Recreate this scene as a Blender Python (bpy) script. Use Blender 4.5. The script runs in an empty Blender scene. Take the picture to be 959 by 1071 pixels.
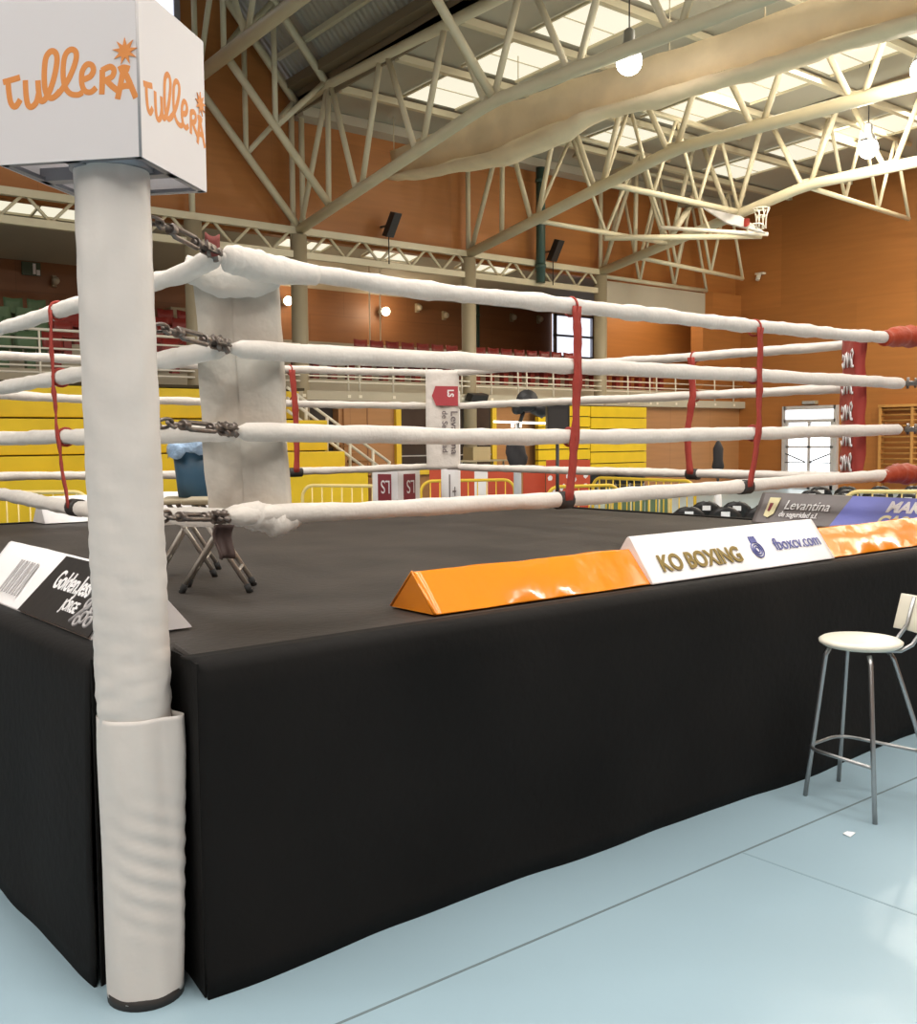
import bpy, bmesh, math, random
from mathutils import Vector as V, Matrix
random.seed(7)
sc = bpy.context.scene
COL = sc.collection
# ------------------------------------------------------------------ camera
W_, H_, FPX = 959, 1071, 1094.04
YAW, PIT, ROLL = 0.8846, 0.0708, -0.0076
CAM = V((-4.1472, -5.8992, 1.70))
_F = V((math.cos(PIT)*math.cos(YAW), math.cos(PIT)*math.sin(YAW), -math.sin(PIT)))
_R = V((math.sin(YAW), -math.cos(YAW), 0)); _U = _R.cross(_F)
R_ = _R*math.cos(ROLL)+_U*math.sin(ROLL); U_ = _U*math.cos(ROLL)-_R*math.sin(ROLL)
cd = bpy.data.cameras.new('camera'); co = bpy.data.objects.new('camera', cd); COL.objects.link(co)
m = Matrix((R_, U_, -_F)).transposed().to_4x4(); m.translation = CAM
co.matrix_world = m
cd.sensor_width = 36; cd.sensor_fit = 'AUTO'; cd.lens = FPX/H_*36; cd.clip_end = 200; cd.clip_start = .05
sc.camera = co
def ray(x, y): return _F + R_*((x-479.5)/FPX) - U_*((y-535.5)/FPX)
def at_z(x, y, z): d = ray(x, y); return CAM+d*((z-CAM.z)/d.z)
def at_y(x, y, Y): d = ray(x, y); return CAM+d*((Y-CAM.y)/d.y)
def at_x(x, y, X): d = ray(x, y); return CAM+d*((X-CAM.x)/d.x)
def at_d(x, y, D): return CAM+ray(x, y)*D
def px(p):
    d = V(p)-CAM; z = d.dot(_F); return (479.5+FPX*d.dot(R_)/z, 535.5-FPX*d.dot(U_)/z)
# ------------------------------------------------------------------ world, lights, exposure
w = bpy.data.worlds.new('world'); sc.world = w; w.use_nodes = True
w.node_tree.nodes['Background'].inputs[0].default_value = (.75, .85, 1, 1)
w.node_tree.nodes['Background'].inputs[1].default_value = 1.0
sc.view_settings.view_transform = 'Standard'; sc.view_settings.look = 'None'
sc.view_settings.gamma = 1; sc.view_settings.use_curve_mapping = False
sc.view_settings.exposure = 0.0
def area(loc, sx, sy, power, color):
    l = bpy.data.lights.new('skylight_and_gallery_light', 'AREA'); l.shape = 'RECTANGLE'; l.size = sx; l.size_y = sy
    l.energy = power; l.color = color
    o = bpy.data.objects.new('skylight_and_gallery_light', l); COL.objects.link(o); o.location = loc
    return o
ROOFK = .045
def roof_z(y): return 9.2+ROOFK*(15.2-y)
for X, P in ((-14.0, 720), (-8.0, 850), (-2.0, 880), (1.5, 640), (16.2, 1550), (21.2, 1550)):    # daylight through the roof's rows of skylights
    area((X, 3 if X > 8 else -3, roof_z(4)-.25), 1.4, 20, P, (1, .90, .74) if X > 8 else (1, .95, .90))
area((11.6, 0, roof_z(0)-.25), 1.4, 16, 600, (1, .90, .74))
def lamp_light(loc, power, color=(1, .95, .85), r=.14):
    l = bpy.data.lights.new('lamp_light', 'POINT'); l.energy = power; l.color = color; l.shadow_soft_size = r
    o = bpy.data.objects.new('lamp_light', l); COL.objects.link(o); o.location = loc; return o
for X, Y in ((-7, -9), (1, -9), (8, -8), (-10, 2), (15, -6)):     # the hall's high-bay lamps behind and beside the camera
    lamp_light((X, Y, 8.2), 340, (1, .955, .92))
# ------------------------------------------------------------------ materials
def mat(name, col, rough=.6, metal=0, bump=None, var=None, emit=0, spec=.5, coat=0, alpha=None, trans=0, sheen=0):
    m = bpy.data.materials.new(name); m.use_nodes = True; nt = m.node_tree; b = nt.nodes['Principled BSDF']
    b.inputs['Base Color'].default_value = (*col, 1); b.inputs['Roughness'].default_value = rough
    b.inputs['Metallic'].default_value = metal; b.inputs['Specular IOR Level'].default_value = spec
    if coat: b.inputs['Coat Weight'].default_value = coat; b.inputs['Coat Roughness'].default_value = .12
    if trans: b.inputs['Transmission Weight'].default_value = trans
    if sheen: b.inputs['Sheen Weight'].default_value = sheen
    if emit: b.inputs['Emission Color'].default_value = (*col, 1); b.inputs['Emission Strength'].default_value = emit
    N = nt.nodes.new; L = nt.links.new
    if var or bump: tc = N('ShaderNodeTexCoord')
    if var:
        sca, amt = var[:2]
        n = N('ShaderNodeTexNoise'); n.inputs['Scale'].default_value = sca; n.inputs['Detail'].default_value = 4
        L(tc.outputs['Object'], n.inputs['Vector'])
        r = N('ShaderNodeMapRange'); r.inputs['From Min'].default_value = .3; r.inputs['From Max'].default_value = .7
        r.inputs['To Min'].default_value = 1-amt; r.inputs['To Max'].default_value = 1+amt
        mx = N('ShaderNodeVectorMath'); mx.operation = 'SCALE'; mx.inputs[0].default_value = col
        L(n.outputs['Fac'], r.inputs['Value']); L(r.outputs['Result'], mx.inputs['Scale']); L(mx.outputs['Vector'], b.inputs['Base Color'])
    if bump:
        sca, st = bump[:2]; dist = bump[2] if len(bump) > 2 else .02
        n = N('ShaderNodeTexNoise'); n.inputs['Scale'].default_value = sca; n.inputs['Detail'].default_value = 3
        L(tc.outputs['Object'], n.inputs['Vector'])
        bp = N('ShaderNodeBump'); bp.inputs['Strength'].default_value = st; bp.inputs['Distance'].default_value = dist
        L(n.outputs['Fac'], bp.inputs['Height']); L(bp.outputs['Normal'], b.inputs['Normal'])
    return m
def wood_mat(name, col, pw, ph, gap=.02, dark=.75):
    m = mat(name, col, .5); nt = m.node_tree; b = nt.nodes['Principled BSDF']; N = nt.nodes.new; L = nt.links.new
    g = N('ShaderNodeNewGeometry'); s = N('ShaderNodeSeparateXYZ'); L(g.outputs['Position'], s.inputs[0])
    a = N('ShaderNodeMath'); a.operation = 'ADD'; L(s.outputs[0], a.inputs[0]); L(s.outputs[1], a.inputs[1])
    c = N('ShaderNodeCombineXYZ'); L(a.outputs[0], c.inputs[0]); L(s.outputs[2], c.inputs[1])
    k = N('ShaderNodeTexBrick'); k.offset = .5; k.inputs['Scale'].default_value = 1
    k.inputs['Brick Width'].default_value = pw; k.inputs['Row Height'].default_value = ph
    k.inputs['Mortar Size'].default_value = gap; k.inputs['Mortar Smooth'].default_value = .3
    k.inputs['Color1'].default_value = (*col, 1); k.inputs['Color2'].default_value = (col[0]*.86, col[1]*.85, col[2]*.82, 1)
    k.inputs['Mortar'].default_value = (*[q*dark for q in col], 1)
    L(c.outputs[0], k.inputs['Vector'])
    n = N('ShaderNodeTexNoise'); n.inputs['Scale'].default_value = 1.4; n.inputs['Detail'].default_value = 5
    mp = N('ShaderNodeMapping'); mp.inputs['Scale'].default_value = (.5, 6, 1); L(c.outputs[0], mp.inputs[0]); L(mp.outputs[0], n.inputs['Vector'])
    r = N('ShaderNodeMapRange'); r.inputs['To Min'].default_value = .82; r.inputs['To Max'].default_value = 1.15; L(n.outputs['Fac'], r.inputs['Value'])
    x = N('ShaderNodeVectorMath'); x.operation = 'SCALE'; L(k.outputs['Color'], x.inputs[0]); L(r.outputs[0], x.inputs['Scale'])
    L(x.outputs['Vector'], b.inputs['Base Color'])
    return m
M = {}
M['fabric'] = mat('white_fabric', (.73, .675, .61), .75, bump=(14, .35, .03), var=(3, .05), sheen=.2)
M['sleeve'] = mat('post_sleeve_vinyl', (.63, .59, .55), .5, bump=(9, .25, .02), var=(2.5, .04))
M['padcloth'] = mat('aged_white_cloth', (.58, .53, .46), .7, bump=(10, .5, .03), var=(6, .12))
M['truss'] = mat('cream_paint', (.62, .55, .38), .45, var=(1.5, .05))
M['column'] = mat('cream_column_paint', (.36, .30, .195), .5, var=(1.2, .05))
M['orange'] = wood_mat('orange_wood_panelling', (.43, .165, .040), 5.2, 2.9, .012, .85)
M['dimwall_seam'] = wood_mat('dim_panelling_and_seam', (.27, .115, .045), 2.4, 2.7, .01)  # orange panelling with the gallery's dim light put into its colour; also door seam
M['lowwall'] = wood_mat('tan_wall_panelling', (.44, .215, .085), 2.0, 3.0, .012)
M['beige'] = mat('beige_plaster', (.48, .43, .33), .7, var=(1, .05))
M['deck'] = mat('black_ring_canvas', (.032, .0255, .021), .6, bump=(30, .3, .01), var=(2, .3), spec=.35)
M['skirt'] = mat('black_skirt_cloth', (.006, .0052, .0047), .78, bump=(24, .25, .01), var=(1.6, .35), spec=.2)
M['floor'] = mat('pale_blue_sports_floor', (.295, .41, .475), .34, bump=(2.2, .06, .01), var=(.7, .05), spec=.5)
M['seam'] = mat('grey_floor_seam', (.13, .17, .18), .7)
M['red'] = mat('red_strap', (.36, .04, .026), .7, bump=(40, .3, .01))
M['redpad'] = mat('red_vinyl', (.36, .045, .035), .45, bump=(10, .2, .02), var=(4, .08))
M['orangecloth'] = mat('orange_red_cloth', (.36, .045, .012), .6, bump=(18, .5, .02))
M['tape'] = mat('black_tape', (.03, .025, .022), .6)
M['steel'] = mat('worn_dark_steel', (.20, .17, .15), .42, .85, bump=(60, .3, .005), var=(30, .25))
M['tube'] = mat('satin_steel_tube', (.40, .40, .40), .33, .9)
M['alu'] = mat('stool_aluminium', (.45, .42, .38), .4, .7)
M['blackplastic'] = mat('black_plastic', (.018, .017, .017), .45)
M['cap'] = mat('rubber_cap', (.02, .02, .02), .8)
M['vinyl'] = mat('orange_vinyl', (.86, .27, .012), .2, bump=(3.8, .25, .06), var=(2, .05), coat=.5)
M['whitevinyl'] = mat('white_vinyl', (.90, .88, .88), .4, bump=(6, .15, .02))
M['blackvinyl'] = mat('black_vinyl', (.022, .021, .021), .4, bump=(6, .2, .02))
M['greyvinyl'] = mat('grey_vinyl', (.16, .14, .135), .4, bump=(6, .2, .02))
M['bluevinyl'] = mat('blue_vinyl', (.15, .17, .55), .4, bump=(6, .2, .02))
M['gold'] = mat('gold_print', (.25, .17, .035), .6)
M['navy'] = mat('navy_print', (.12, .13, .35), .6)
M['whiteprint'] = mat('white_print', (.82, .80, .80), .6)
M['greyprint'] = mat('grey_print', (.40, .38, .38), .6)
M['orangeprint'] = mat('orange_print', (.70, .25, .055), .6)
M['darkprint'] = mat('dark_print', (.16, .13, .13), .6)
M['maroon'] = mat('maroon_print', (.25, .035, .045), .6)
M['crimson'] = mat('crimson_print', (.42, .05, .06), .6)
M['cream'] = mat('cream_print', (.75, .68, .40), .6)
M['signboard'] = mat('white_sign_board', (.67, .64, .645), .5)
M['signframe'] = mat('grey_sign_frame', (.22, .22, .24), .4, .6)
M['seat'] = mat('ivory_plastic', (.80, .76, .64), .35)
M['yellow'] = mat('yellow_bleacher_panel', (.77, .535, .02), .38, var=(2, .06))
M['yellowpaint'] = mat('yellow_paint', (.78, .52, .04), .4)
M['palebarrier'] = mat('pale_yellow_paint', (.80, .62, .25), .4)
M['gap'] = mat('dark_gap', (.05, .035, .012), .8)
M['rail'] = mat('white_rail_paint', (.80, .74, .62), .4)
M['redseat'] = mat('red_seat_plastic', (.24, .026, .02), .4)
M['greenseat'] = mat('green_seat_plastic', (.085, .15, .075), .45)
M['bluebin'] = mat('dark_blue_plastic', (.035, .10, .17), .4)
M['liner'] = mat('pale_blue_liner', (.33, .47, .66), .3, bump=(25, .6, .03), var=(15, .3))
M['canvas'] = mat('beige_canvas', (.82, .66, .43), .75, bump=(3, .4, .06), var=(1.5, .08))
M['board'] = mat('red_board', (.55, .075, .03), .5, var=(3, .1))
M['greenpanel'] = mat('dark_green_panel', (.11, .17, .09), .6)
M['greenpipe'] = mat('dark_green_pipe', (.045, .085, .065), .4)
M['darkroom'] = mat('dark_window_glass', (.045, .038, .035), .15, var=(1, .3))
M['card'] = mat('cardboard', (.46, .36, .20), .7)
M['wood'] = mat('wall_bar_wood', (.52, .26, .075), .45, var=(5, .1))
M['doorframe'] = mat('grey_door_frame', (.62, .62, .65), .4, .3)
M['skin'] = mat('skin', (.48, .28, .19), .5)
M['blackcloth'] = mat('black_cotton', (.03, .027, .028), .8)
M['greycloth'] = mat('grey_cotton', (.36, .37, .38), .8)
M['hair'] = mat('dark_hair', (.03, .022, .018), .6)
M['plaster_grey'] = mat('grey_roof_sheet', (.40, .37, .29), .5)
M['gutter'] = mat('dark_gutter', (.20, .15, .09), .6)
M['lampglow'] = mat('lamp_glow', (1, .97, .93), emit=16)
M['warmglow'] = mat('warm_bulb_glow', (1, .85, .62), emit=14)
M['tubeglow'] = mat('led_tube_glow', (1, .93, .82), emit=3)
M['skylight'] = mat('skylight_glow', (1, .94, .74), .5, emit=.92, var=None)
M['daylight'] = mat('daylit_glass', (.86, .90, 1.0), .3, emit=1.3)
M['exitglow'] = mat('exit_green', (.07, .10, .06), .5)
M['paper'] = mat('white_paper', (.9, .9, .9), .6)
M['lid'] = mat('translucent_lid', (.95, .95, .95), .6)
_n = M['lid'].node_tree; _t = _n.nodes.new('ShaderNodeBsdfTranslucent'); _t.inputs[0].default_value = (.97, .97, .97, 1)
_n.links.new(_t.outputs[0], _n.nodes['Material Output'].inputs['Surface'])
M['skylight'].node_tree.nodes['Principled BSDF'].inputs['Base Color'].default_value = (.15, .14, .12, 1)
M['daylight'].node_tree.nodes['Principled BSDF'].inputs['Base Color'].default_value = (.15, .15, .16, 1)
# corrugated sheet
M['corr'] = mat('corrugated_roof', (.42, .40, .33), .5)
_nt = M['corr'].node_tree; _g = _nt.nodes.new('ShaderNodeNewGeometry'); _w = _nt.nodes.new('ShaderNodeTexWave')
_w.bands_direction = 'Y'; _w.inputs['Scale'].default_value = 1.9
_nt.links.new(_g.outputs['Position'], _w.inputs['Vector'])
_b = _nt.nodes.new('ShaderNodeBump'); _b.inputs['Strength'].default_value = .4; _b.inputs['Distance'].default_value = .06
_nt.links.new(_w.outputs['Fac'], _b.inputs['Height']); _nt.links.new(_b.outputs['Normal'], _nt.nodes['Principled BSDF'].inputs['Normal'])
# ------------------------------------------------------------------ mesh helpers
class MB:
    def __init__(s): s.v = []; s.f = []; s.s = []
    def add(s, vs, fs, smooth=False):
        o = len(s.v); s.v += [V(p) for p in vs]; s.f += [[i+o for i in f] for f in fs]; s.s += [smooth]*len(fs); return s
    def box(s, a, b):
        (x0, y0, z0), (x1, y1, z1) = a, b
        return s.obox(((x0+x1)/2, (y0+y1)/2, (z0+z1)/2), (abs(x1-x0)/2, 0, 0), (0, abs(y1-y0)/2, 0), (0, 0, abs(z1-z0)/2))
    def obox(s, c, ax, ay, az):
        c, ax, ay, az = V(c), V(ax), V(ay), V(az)
        if ax.cross(ay).dot(az) < 0: ax = -ax
        vs = [c+ax*i+ay*j+az*k for k in (-1, 1) for j in (-1, 1) for i in (-1, 1)]
        return s.add(vs, [(0, 2, 3, 1), (4, 5, 7, 6), (0, 1, 5, 4), (2, 6, 7, 3), (0, 4, 6, 2), (1, 3, 7, 5)])
    def beam(s, p, q, w, h, up=(0, 0, 1)):
        p, q = V(p), V(q); d = (q-p).normalized(); sx = d.cross(V(up))
        if sx.length < 1e-4: sx = d.cross(V((1, 0, 0)))
        sx.normalize(); u = sx.cross(d)
        return s.obox((p+q)/2, (q-p)/2, sx*w/2, u*h/2)
    def tube(s, path, r, n=8, caps=True, squash=None):
        P = [V(p) for p in path]; rs = r if isinstance(r, (list, tuple)) else [r]*len(P)
        t0 = (P[1]-P[0]).normalized(); a = t0.orthogonal().normalized(); vs = []
        for i, p in enumerate(P):
            t = (P[min(i+1, len(P)-1)]-P[max(i-1, 0)]).normalized()
            a = (a-t*a.dot(t)); a = a.normalized() if a.length > 1e-6 else t.orthogonal().normalized()
            b = t.cross(a)
            for k in range(n):
                an = 2*math.pi*k/n; d = a*math.cos(an)*rs[i]+b*math.sin(an)*rs[i]
                if squash: nrm, f = squash; d -= nrm*d.dot(nrm)*(1-f)
                vs.append(p+d)
        fs = [(i*n+k, i*n+(k+1) % n, (i+1)*n+(k+1) % n, (i+1)*n+k) for i in range(len(P)-1) for k in range(n)]
        s.add(vs, fs, True)
        if caps: s.add(vs[:n], [list(range(n))[::-1]]); s.add(vs[-n:], [list(range(n))])
        return s
    def ring(s, c, ax, R, r, n=20, m=8, sq=None):
        c = V(c); ax = V(ax).normalized(); a = ax.orthogonal().normalized() if sq is None else V(sq[0]).normalized(); b = ax.cross(a)
        k = 1 if sq is None else sq[1]
        vs = []
        for i in range(n):
            t = 2*math.pi*i/n; d = a*math.cos(t)*k+b*math.sin(t); dn = (a*math.cos(t)+b*math.sin(t)*k).normalized()
            for j in range(m):
                u = 2*math.pi*j/m; vs.append(c+d*R+dn*math.cos(u)*r+ax*math.sin(u)*r)
        return s.add(vs, [(i*m+j, ((i+1) % n)*m+j, ((i+1) % n)*m+(j+1) % m, i*m+(j+1) % m) for i in range(n) for j in range(m)], True)
    def lathe(s, prof, c=(0, 0, 0), n=20, axis=(0, 0, 1), smooth=True):
        c = V(c); ax = V(axis).normalized(); a = ax.orthogonal().normalized(); b = ax.cross(a); vs = []
        for r, z in prof:
            for k in range(n):
                t = 2*math.pi*k/n; vs.append(c+ax*z+(a*math.cos(t)+b*math.sin(t))*max(r, 1e-4))
        fs = [(i*n+k, i*n+(k+1) % n, (i+1)*n+(k+1) % n, (i+1)*n+k) for i in range(len(prof)-1) for k in range(n)]
        s.add(vs, fs, smooth)
        s.add(vs[:n], [list(range(n))[::-1]]); s.add(vs[-n:], [list(range(n))]); return s
    def prism(s, poly, vec):
        P = [V(p) for p in poly]; n = len(P); vec = V(vec)
        return s.add(P+[p+vec for p in P], [list(range(n))[::-1], list(range(n, 2*n))]+[(i, (i+1) % n, n+(i+1) % n, n+i) for i in range(n)])
    def grid(s, rows, closed=False, smooth=True, caps=False):
        n = len(rows[0]); vs = [p for r in rows for p in r]; kk = n if closed else n-1
        s.add(vs, [(i*n+k, i*n+(k+1) % n, (i+1)*n+(k+1) % n, (i+1)*n+k) for i in range(len(rows)-1) for k in range(kk)], smooth)
        if caps: s.add(rows[0], [list(range(n))[::-1]]); s.add(rows[-1], [list(range(n))])
        return s
    def blob(s, c, r, n=14, m=9):
        return s.lathe([(r*math.sin(math.pi*i/m), -r*math.cos(math.pi*i/m)) for i in range(m+1)], c, n)
    def cyl(s, p, q, r, n=12): return s.tube([p, q], r, n)
def mk(name, mb, material, off):
    me = bpy.data.meshes.new(name)
    me.from_pydata([tuple(p-off) for p in mb.v], [], mb.f); me.materials.append(material)
    me.polygons.foreach_set('use_smooth', mb.s); me.update()
    bm = bmesh.new(); bm.from_mesh(me); bmesh.ops.remove_doubles(bm, verts=bm.verts, dist=1e-5)
    bmesh.ops.recalc_face_normals(bm, faces=bm.faces); bm.to_mesh(me); bm.free()
    o = bpy.data.objects.new(name, me); COL.objects.link(o); return o
def finish(o, bevel=0, seg=2, subsurf=0, solid=0):
    if solid: x = o.modifiers.new('thick', 'SOLIDIFY'); x.thickness = solid; x.offset = 0
    if bevel: x = o.modifiers.new('bevel', 'BEVEL'); x.width = bevel; x.segments = seg; x.limit_method = 'ANGLE'; x.harden_normals = False
    if subsurf: x = o.modifiers.new('smooth', 'SUBSURF'); x.levels = subsurf; x.render_levels = subsurf
    return o
def root_of(o):
    while o.parent: o = o.parent
    return o
def thing(name, label, cat, loc=(0, 0, 0), group=None):
    o = bpy.data.objects.new(name, None); COL.objects.link(o); o.location = loc; o['label'] = label; o['category'] = cat
    o.empty_display_size = .1
    if group: o['group'] = group
    return o
def part(name, mb, material, parent, label=None, **k):
    o = mk(name, mb, material, V(root_of(parent).location)); o.parent = parent
    if label: o['label'] = label
    return finish(o, **k)
def solo(name, mb, material, label, cat, group=None, **k):
    xs = [p.x for p in mb.v]; ys = [p.y for p in mb.v]; zs = [p.z for p in mb.v]
    c = V(((min(xs)+max(xs))/2, (min(ys)+max(ys))/2, min(zs)))
    o = mk(name, mb, material, c); o.location = c; o['label'] = label; o['category'] = cat
    if group: o['group'] = group
    return finish(o, **k)
def struct(name, mb, material, parent=None, **k):
    o = mk(name, mb, material, V((0, 0, 0)))
    if parent: o.parent = parent
    else: o['kind'] = 'structure'
    return finish(o, **k)
def dup(o, loc, rz=0, label=None, group=None, scale=None):
    c = o.copy(); COL.objects.link(c); c.location = loc; c.rotation_euler = (0, 0, rz)
    if label: c['label'] = label
    if group: c['group'] = group
    if scale: c.scale = scale
    for ch in o.children:
        d = ch.copy(); COL.objects.link(d); d.parent = c
        for g in ch.children: e = g.copy(); COL.objects.link(e); e.parent = d
    return c
def text(name, s, size, material, parent, o, xd, yd, bold=0, sx=1, shear=0, label=None, align='LEFT', lift=.002, depth=.0012):
    """lettering laid flat on a surface: o origin, xd reading direction, yd up direction (world)."""
    cu = bpy.data.curves.new('t', 'FONT'); cu.body = s; cu.size = size; cu.extrude = depth; cu.offset = bold; cu.shear = shear; cu.align_x = align
    t = bpy.data.objects.new('t', cu); COL.objects.link(t); bpy.context.view_layer.update()
    me = bpy.data.meshes.new_from_object(t.evaluated_get(bpy.context.evaluated_depsgraph_get()))
    bpy.data.objects.remove(t); bpy.data.curves.remove(cu)
    xd = V(xd).normalized(); nd = xd.cross(V(yd)).normalized(); yd = nd.cross(xd); off = V(root_of(parent).location); o = V(o)
    for q in me.vertices: c = q.co; q.co = o+xd*c.x*sx+yd*c.y+nd*(c.z+lift)-off
    me.materials.clear(); me.materials.append(material); me.name = name
    ob = bpy.data.objects.new(name, me); COL.objects.link(ob); ob.parent = parent
    if label: ob['label'] = label
    return ob
def flat(mb, poly2, o, xd, yd, lift=.0015, th=.0012):
    xd = V(xd).normalized(); nd = xd.cross(V(yd)).normalized(); yd = nd.cross(xd); o = V(o)
    return mb.prism([o+xd*a+yd*b+nd*lift for a, b in poly2], nd*th)
def wob(x, y=0, z=0): return (math.sin(x*1.7+y*2.3+z*1.1)+math.sin(x*3.9-y*1.3+z*2.7+1.3)*.6+math.sin(x*7.7+y*5.1-z*4.3+.4)*.35)/1.95

# ================================================================== SETTING
YC, XE, ZG = 15.2, 25.3, 2.82
struct('floor', MB().box((-22, -22, -.2), (XE+.3, 22, 0)), M['floor'])
fs = MB()
fs.box((-12, -3.405, 0), (20, -3.395, .0012))
struct('trim_1', fs, M['seam'])
fs = MB()
fs.box((-.624, -14, 0), (-.614, -3.405, .0009)); fs.box((-3.9, -14, 0), (-3.893, -3.405, .0009)); fs.box((-12, -7.4, 0), (20, -7.393, .0009))
struct('trim_2', fs, mat('faint_floor_seam', (.225, .315, .36), .5))
# the wall above the gallery opening, with the gable of the raised bay
up = MB()
up.prism([(-22, YC+.25, 6.42), (XE, YC+.25, 6.30), (XE, YC+.25, 9.16), (8.6, YC+.25, 9.16), (8.46, YC+.25, 9.55), (5.95, YC+.25, 12.3), (3.44, YC+.25, 9.55), (3.3, YC+.25, 9.16), (-22, YC+.25, 9.16)], (0, .25, 0))
struct('wall_north', up, M['orange'])
lw = MB().box((9.5, YC+.05, 0), (XE, YC+.4, 2.72))
struct('wall_north_lower', lw, M['lowwall'])
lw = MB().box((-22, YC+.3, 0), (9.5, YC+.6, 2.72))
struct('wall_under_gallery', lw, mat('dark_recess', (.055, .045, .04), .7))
wc = MB().box((23.3, YC+.02, 2.72), (XE, YC+.5, 6.32)); struct('wall_north_corner', wc, M['orange'])
struct('wall_east', MB().box((XE, -22, 0), (XE+.3, 22, 12.5)), M['orange'])
struct('wall_west', MB().box((-22.3, -22, 0), (-22, 22, 12.5)), M['orange'])
struct('wall_south', MB().box((-22, -22.3, 0), (XE, -22, 12.5)), M['orange'])
# gallery floor edge, back wall, ceiling
struct('floor_gallery', MB().box((-22, 15.02, ZG-.22), (XE, 21.5, ZG)), M['beige'])
struct('wall_gallery_back', MB().box((-22, 21.2, ZG), (XE, 21.4, 6.2)), M['dimwall_seam'])
struct('wall_gallery_side', MB().box((20.25, 16.9, ZG), (XE, 17.1, 6.9)), M['orange'])
struct('trim_3', MB().box((18.72, YC-.05, 5.2), (23.3, YC+.1, 6.22)), M['beige'])
area((21.6, 15.9, 6.1), 3.6, .5, 75, (1, .86, .64))  # unseen lamp strip added to brighten the orange gallery side wall, no skylight
gc = MB().prism([(-22, 21.4, 6.12), (XE, 21.4, 6.12), (XE, 15.75, 7.22), (-22, 15.75, 7.22)], (0, 0, .15)); struct('ceiling_gallery', gc, M['beige'])
# hall roof: flat sheets either side of the raised gabled bay
rf = MB()
for x0, x1 in ((-22, 3.44), (8.46, XE+.3)):
    rf.prism([(x0, 15.7, roof_z(15.7)), (x1, 15.7, roof_z(15.7)), (x1, -22, roof_z(-22)), (x0, -22, roof_z(-22))], (0, 0, .2))
struct('ceiling', rf, M['plaster_grey'])
rf = MB()
for xa, xb in ((8.46, 5.95), (5.95, 3.44)):
    za, zb = (9.72, 12.45) if xa > 6 else (12.45, 9.72)
    rf.prism([(xa, 15.6, za), (xb, 15.6, zb), (xb, -22, zb+1.6), (xa, -22, za+1.6)], (0, 0, .12))
struct('ceiling_gable', rf, M['corr'])
struct('trim_4', MB().beam((8.3, 15.3, 9.62), (8.3, -20, 11.2), .26, .2), M['gutter'])
struct('trim_5', MB().box((8.5, 14.95, 8.98), (XE, 15.44, 9.2)), M['beige'])
struct('trim_8', MB().prism([(8.46, 15.4, 9.05), (8.46, 15.4, 9.8), (8.46, -20, 11.4), (8.46, -20, 10.6)], (.05, 0, 0)), M['gutter'])
struct('trim_6', MB().beam((7.9, 15.0, 10.12), (7.9, -20, 11.7), .1, .12), M['truss'])
# skylights: rows of glazed panels, one object per row with its panels as parts
nwin = 0
def skylight(x0, x1, ys, wd):
    global nwin; nwin += 1
    fr = MB(); gl = MB()
    for y1, y0 in ys:
        a = [(x0, y1, roof_z(y1)-.03), (x1, y1, roof_z(y1)-.03), (x1, y0, roof_z(y0)-.03), (x0, y0, roof_z(y0)-.03)]
        gl.prism(a, (0, 0, .02))
        for xx in (x0, x1): fr.beam((xx, y1, roof_z(y1)-.05), (xx, y0, roof_z(y0)-.05), .05, .05)
        yy = (y1+y0)/2; fr.beam((x0, yy, roof_z(yy)-.04), (x1, yy, roof_z(yy)-.04), .012, .02)
    o = struct('window_%d' % nwin, fr, M['truss']); g = struct('pane', gl, M['skylight'], o); return o
PY = [(13.2-2.05*i, 13.2-2.05*i-1.62) for i in range(10)]
skylight(10.0, 11.5, PY, 1.5); skylight(15.55, 17.05, PY, 1.5); skylight(20.6, 22.15, PY, 1.5)
# purlins between trusses over the skylight bays
pu = MB()
for i in range(10):
    yy = 13.42-2.05*i; z = roof_z(yy)-.12
    pu.beam((8.5, yy, z), (XE, yy, z), .14, .14)
struct('trim_7', pu, M['truss'])
for x0, x1 in ((2.3, 4.7), (9.6, 11.0), (12.3, 13.9), (15.6, 17.6)):
    nwin += 1; f = MB(); g = MB()
    for y0, y1 in ((16.7, 18.3),):
        za, zb = 6.12+(21.4-y0)*.195, 6.12+(21.4-y1)*.195
        g.prism([(x0, y0, za-.03), (x1, y0, za-.03), (x1, y1, zb-.03), (x0, y1, zb-.03)], (0, 0, .02))
        for q in (x0, (x0+x1)/2, x1): f.beam((q, y0, za-.05), (q, y1, zb-.05), .05, .05)
        f.beam((x0, y0, za-.05), (x1, y0, za-.05), .05, .05); f.beam((x0, y1, zb-.05), (x1, y1, zb-.05), .05, .05)
    o = struct('window_%d' % nwin, f, M['truss']); struct('pane', g, M['skylight'], o)
# tall window at the end of the gallery
nwin += 1; x0, x1, z0, z1 = at_y(579, 330, 21.1).x, at_y(619, 330, 21.1).x, 4.0, 6.1
f = MB(); [f.box((x0, 21.0, z), (x1, 21.15, z+.07)) for z in (z0, 4.55, 5.3, z1-.07)]
[f.box((x, 21.0, z0), (x+.07, 21.15, z1)) for x in (x0, x1-.07)]
f.beam((x0+.9, 21.05, 4.05), (x1, 21.05, 4.55), .06, .08)
o = struct('window_%d' % nwin, f, mat('window_grey', (.30, .31, .36), .5)); struct('pane', MB().box((x0, 21.12, z0), (x1, 21.18, z1)), M['daylight'], o)
# high window in the gable
nwin += 1; f = MB(); f.box((5.0, YC+.15, 10.35), (5.75, YC+.25, 10.45)); f.box((5.65, YC+.15, 10.35), (5.78, YC+.25, 11.5)); f.box((4.9, YC+.15, 10.35), (5.0, YC+.25, 11.0))
o = struct('window_%d' % nwin, f, mat('gable_window_frame', (.30, .28, .33), .5)); struct('pane', MB().box((5.0, YC+.19, 10.45), (5.65, YC+.24, 11.3)), M['daylight'], o)
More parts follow.
